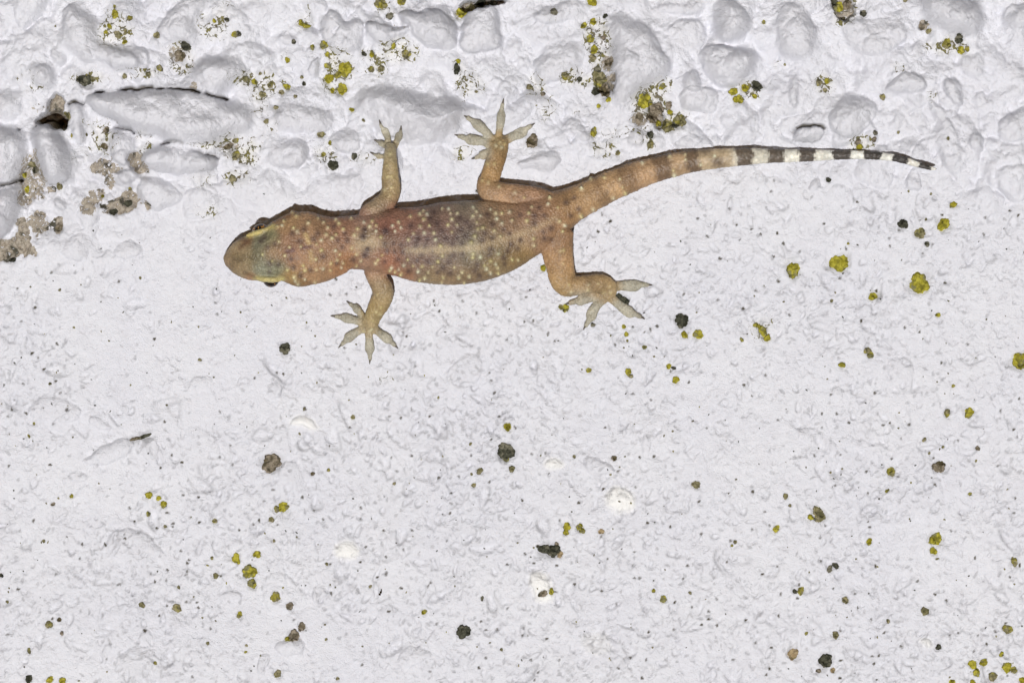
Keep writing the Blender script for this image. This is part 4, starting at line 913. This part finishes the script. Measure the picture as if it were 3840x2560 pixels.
# keeled edge scales and whorls along the tail base
disp[tsel] += .004 * np.maximum(0, np.sin(tc[bi, 0] / 40 * 2 * np.pi)) ** 6 * (vx[tsel] < 2450)
disp += .0030 * (lat(np.floor(vx / 6.5 + .5 * np.floor(vy / 6)), np.floor(vy / 6), 5) - .4)
lum_ = skin @ np.array([.3, .5, .2])
skin_out = (lum_[:, None] + (skin - lum_[:, None]) * .80) * np.array([1.37, 1.39, 1.33])
co2 = co + no * disp[:, None]
gm_.vertices.foreach_set('co', co2.astype(np.float32).ravel())
gm_.polygons.foreach_set('use_smooth', np.ones(len(gm_.polygons), bool))
ca_ = gm_.attributes.new('skin', 'FLOAT_COLOR', 'POINT')
ca_.data.foreach_set('color', np.concatenate([np.clip(skin_out, .002, .9), np.ones((nv, 1))], 1).astype(np.float32).ravel())
fattr(gm_, 'tail', sstep(2350, 2700, vx))
gm_.update()

t = NT('gecko skin'); p = t.pos()
vs_ = t.voro(p, 62); vt_ = t.voro(p, 36)
tf = t.attr('tail').outputs['Fac']
vm = t.n('ShaderNodeMix', data_type='FLOAT'); t.l(tf, vm.inputs[0]); t.l(vs_, vm.inputs[2]); t.l(vt_, vm.inputs[3])
vv = vm.outputs[0]
base_c = t.attr('skin').outputs['Color']
shade = t.ramp(vv, .1, .75, 1.09, .85)
sh = t.n('ShaderNodeCombineColor'); [t.l(shade, sh.inputs[i]) for i in range(3)]
colr = t.mix(1.0, base_c, sh.outputs[0], 'MULTIPLY')
fine = t.ramp(t.noise(p, 150, 2), .3, .7, .95, 1.05)
sh2 = t.n('ShaderNodeCombineColor'); [t.l(fine, sh2.inputs[i]) for i in range(3)]
colr = t.mix(1.0, colr, sh2.outputs[0], 'MULTIPLY')
hgt = t.math('SUBTRACT', 1.0, vv)
SKIN = t.finish(colr, .46, t.bump(hgt, .010, .5), .3)
t.b.inputs['Subsurface Weight'].default_value = .42
t.b.inputs['Subsurface Radius'].default_value = (.07, .058, .045)
t.b.inputs['Subsurface Scale'].default_value = 1.0
gecko = add('gecko', gm_, SKIN)
gm_.materials.clear(); gm_.materials.append(SKIN)
gecko['label'] = 'young brown spotted gecko with a black and white ringed tail clinging to the wall'
gecko['category'] = 'gecko'

# eyes
t = NT('gecko eye'); tcn = t.n('ShaderNodeTexCoord')
mp = t.n('ShaderNodeMapping'); mp.inputs['Scale'].default_value = (3.0, 1.2, 1.0); t.l(tcn.outputs['Object'], mp.inputs[0])
nn_ = t.noise(mp.outputs[0], 14, 4, .6)
ec = t.mix(t.ramp(nn_, .50, .58), (.012, .009, .007, 1), (.36, .17, .04, 1))
EYE = t.finish(ec, .12, None, .35)
def sphere(r, nu=28, nvv=16, sq=(1, 1, 1)):
    v, q = [], []
    for i in range(nvv + 1):
        a = math.pi * i / nvv
        for j in range(nu):
            b = 2 * math.pi * j / nu
            v.append((r * sq[0] * math.sin(a) * math.cos(b), r * sq[1] * math.cos(a), r * sq[2] * math.sin(a) * math.sin(b)))
    for i in range(nvv):
        for j in range(nu):
            q.append((i * nu + j, i * nu + (j + 1) % nu, (i + 1) * nu + (j + 1) % nu, (i + 1) * nu + j))
    return mesh_np('eye', np.array(v), np.array(q))
for ex, ey, er, hh in ((979, 873, 34, 114), (1016, 1046, 31, 112)):
    add('eye', sphere(er / PPU, sq=(1, .95, 1)), EYE, gecko, tuple(wpt(np.array(float(ex)), np.array(float(ey)), BASE + hh / PPU)))
# claws
t = NT('claw horn'); CLAW = t.finish(t.mix(t.noise(t.pos(), 40), (.06, .05, .04, 1), (.16, .14, .11, 1)), .4)
for C, T in CLAWS:
    up = Vector((0, -1, 0)); tv = Vector(T); tv.y *= .3; tv.normalize()
    sd = tv.cross(up).normalized(); v = []; q = []
    for i, (s, r, dz) in enumerate(((-.012, .008, 0), (.004, .0075, .004), (.018, .005, .005), (.03, .0012, -.002))):
        for j in range(7):
            a = 2 * math.pi * j / 7
            v.append(tv * s + sd * (r * math.cos(a)) + up * (r * math.sin(a) + dz))
    for i in range(3):
        for j in range(7):
            q.append((i * 7 + j, i * 7 + (j + 1) % 7, (i + 1) * 7 + (j + 1) % 7, (i + 1) * 7 + j))
    add('claw', mesh_np('claw', np.array([tuple(a) for a in v]), np.array(q)), CLAW, gecko, tuple(C))
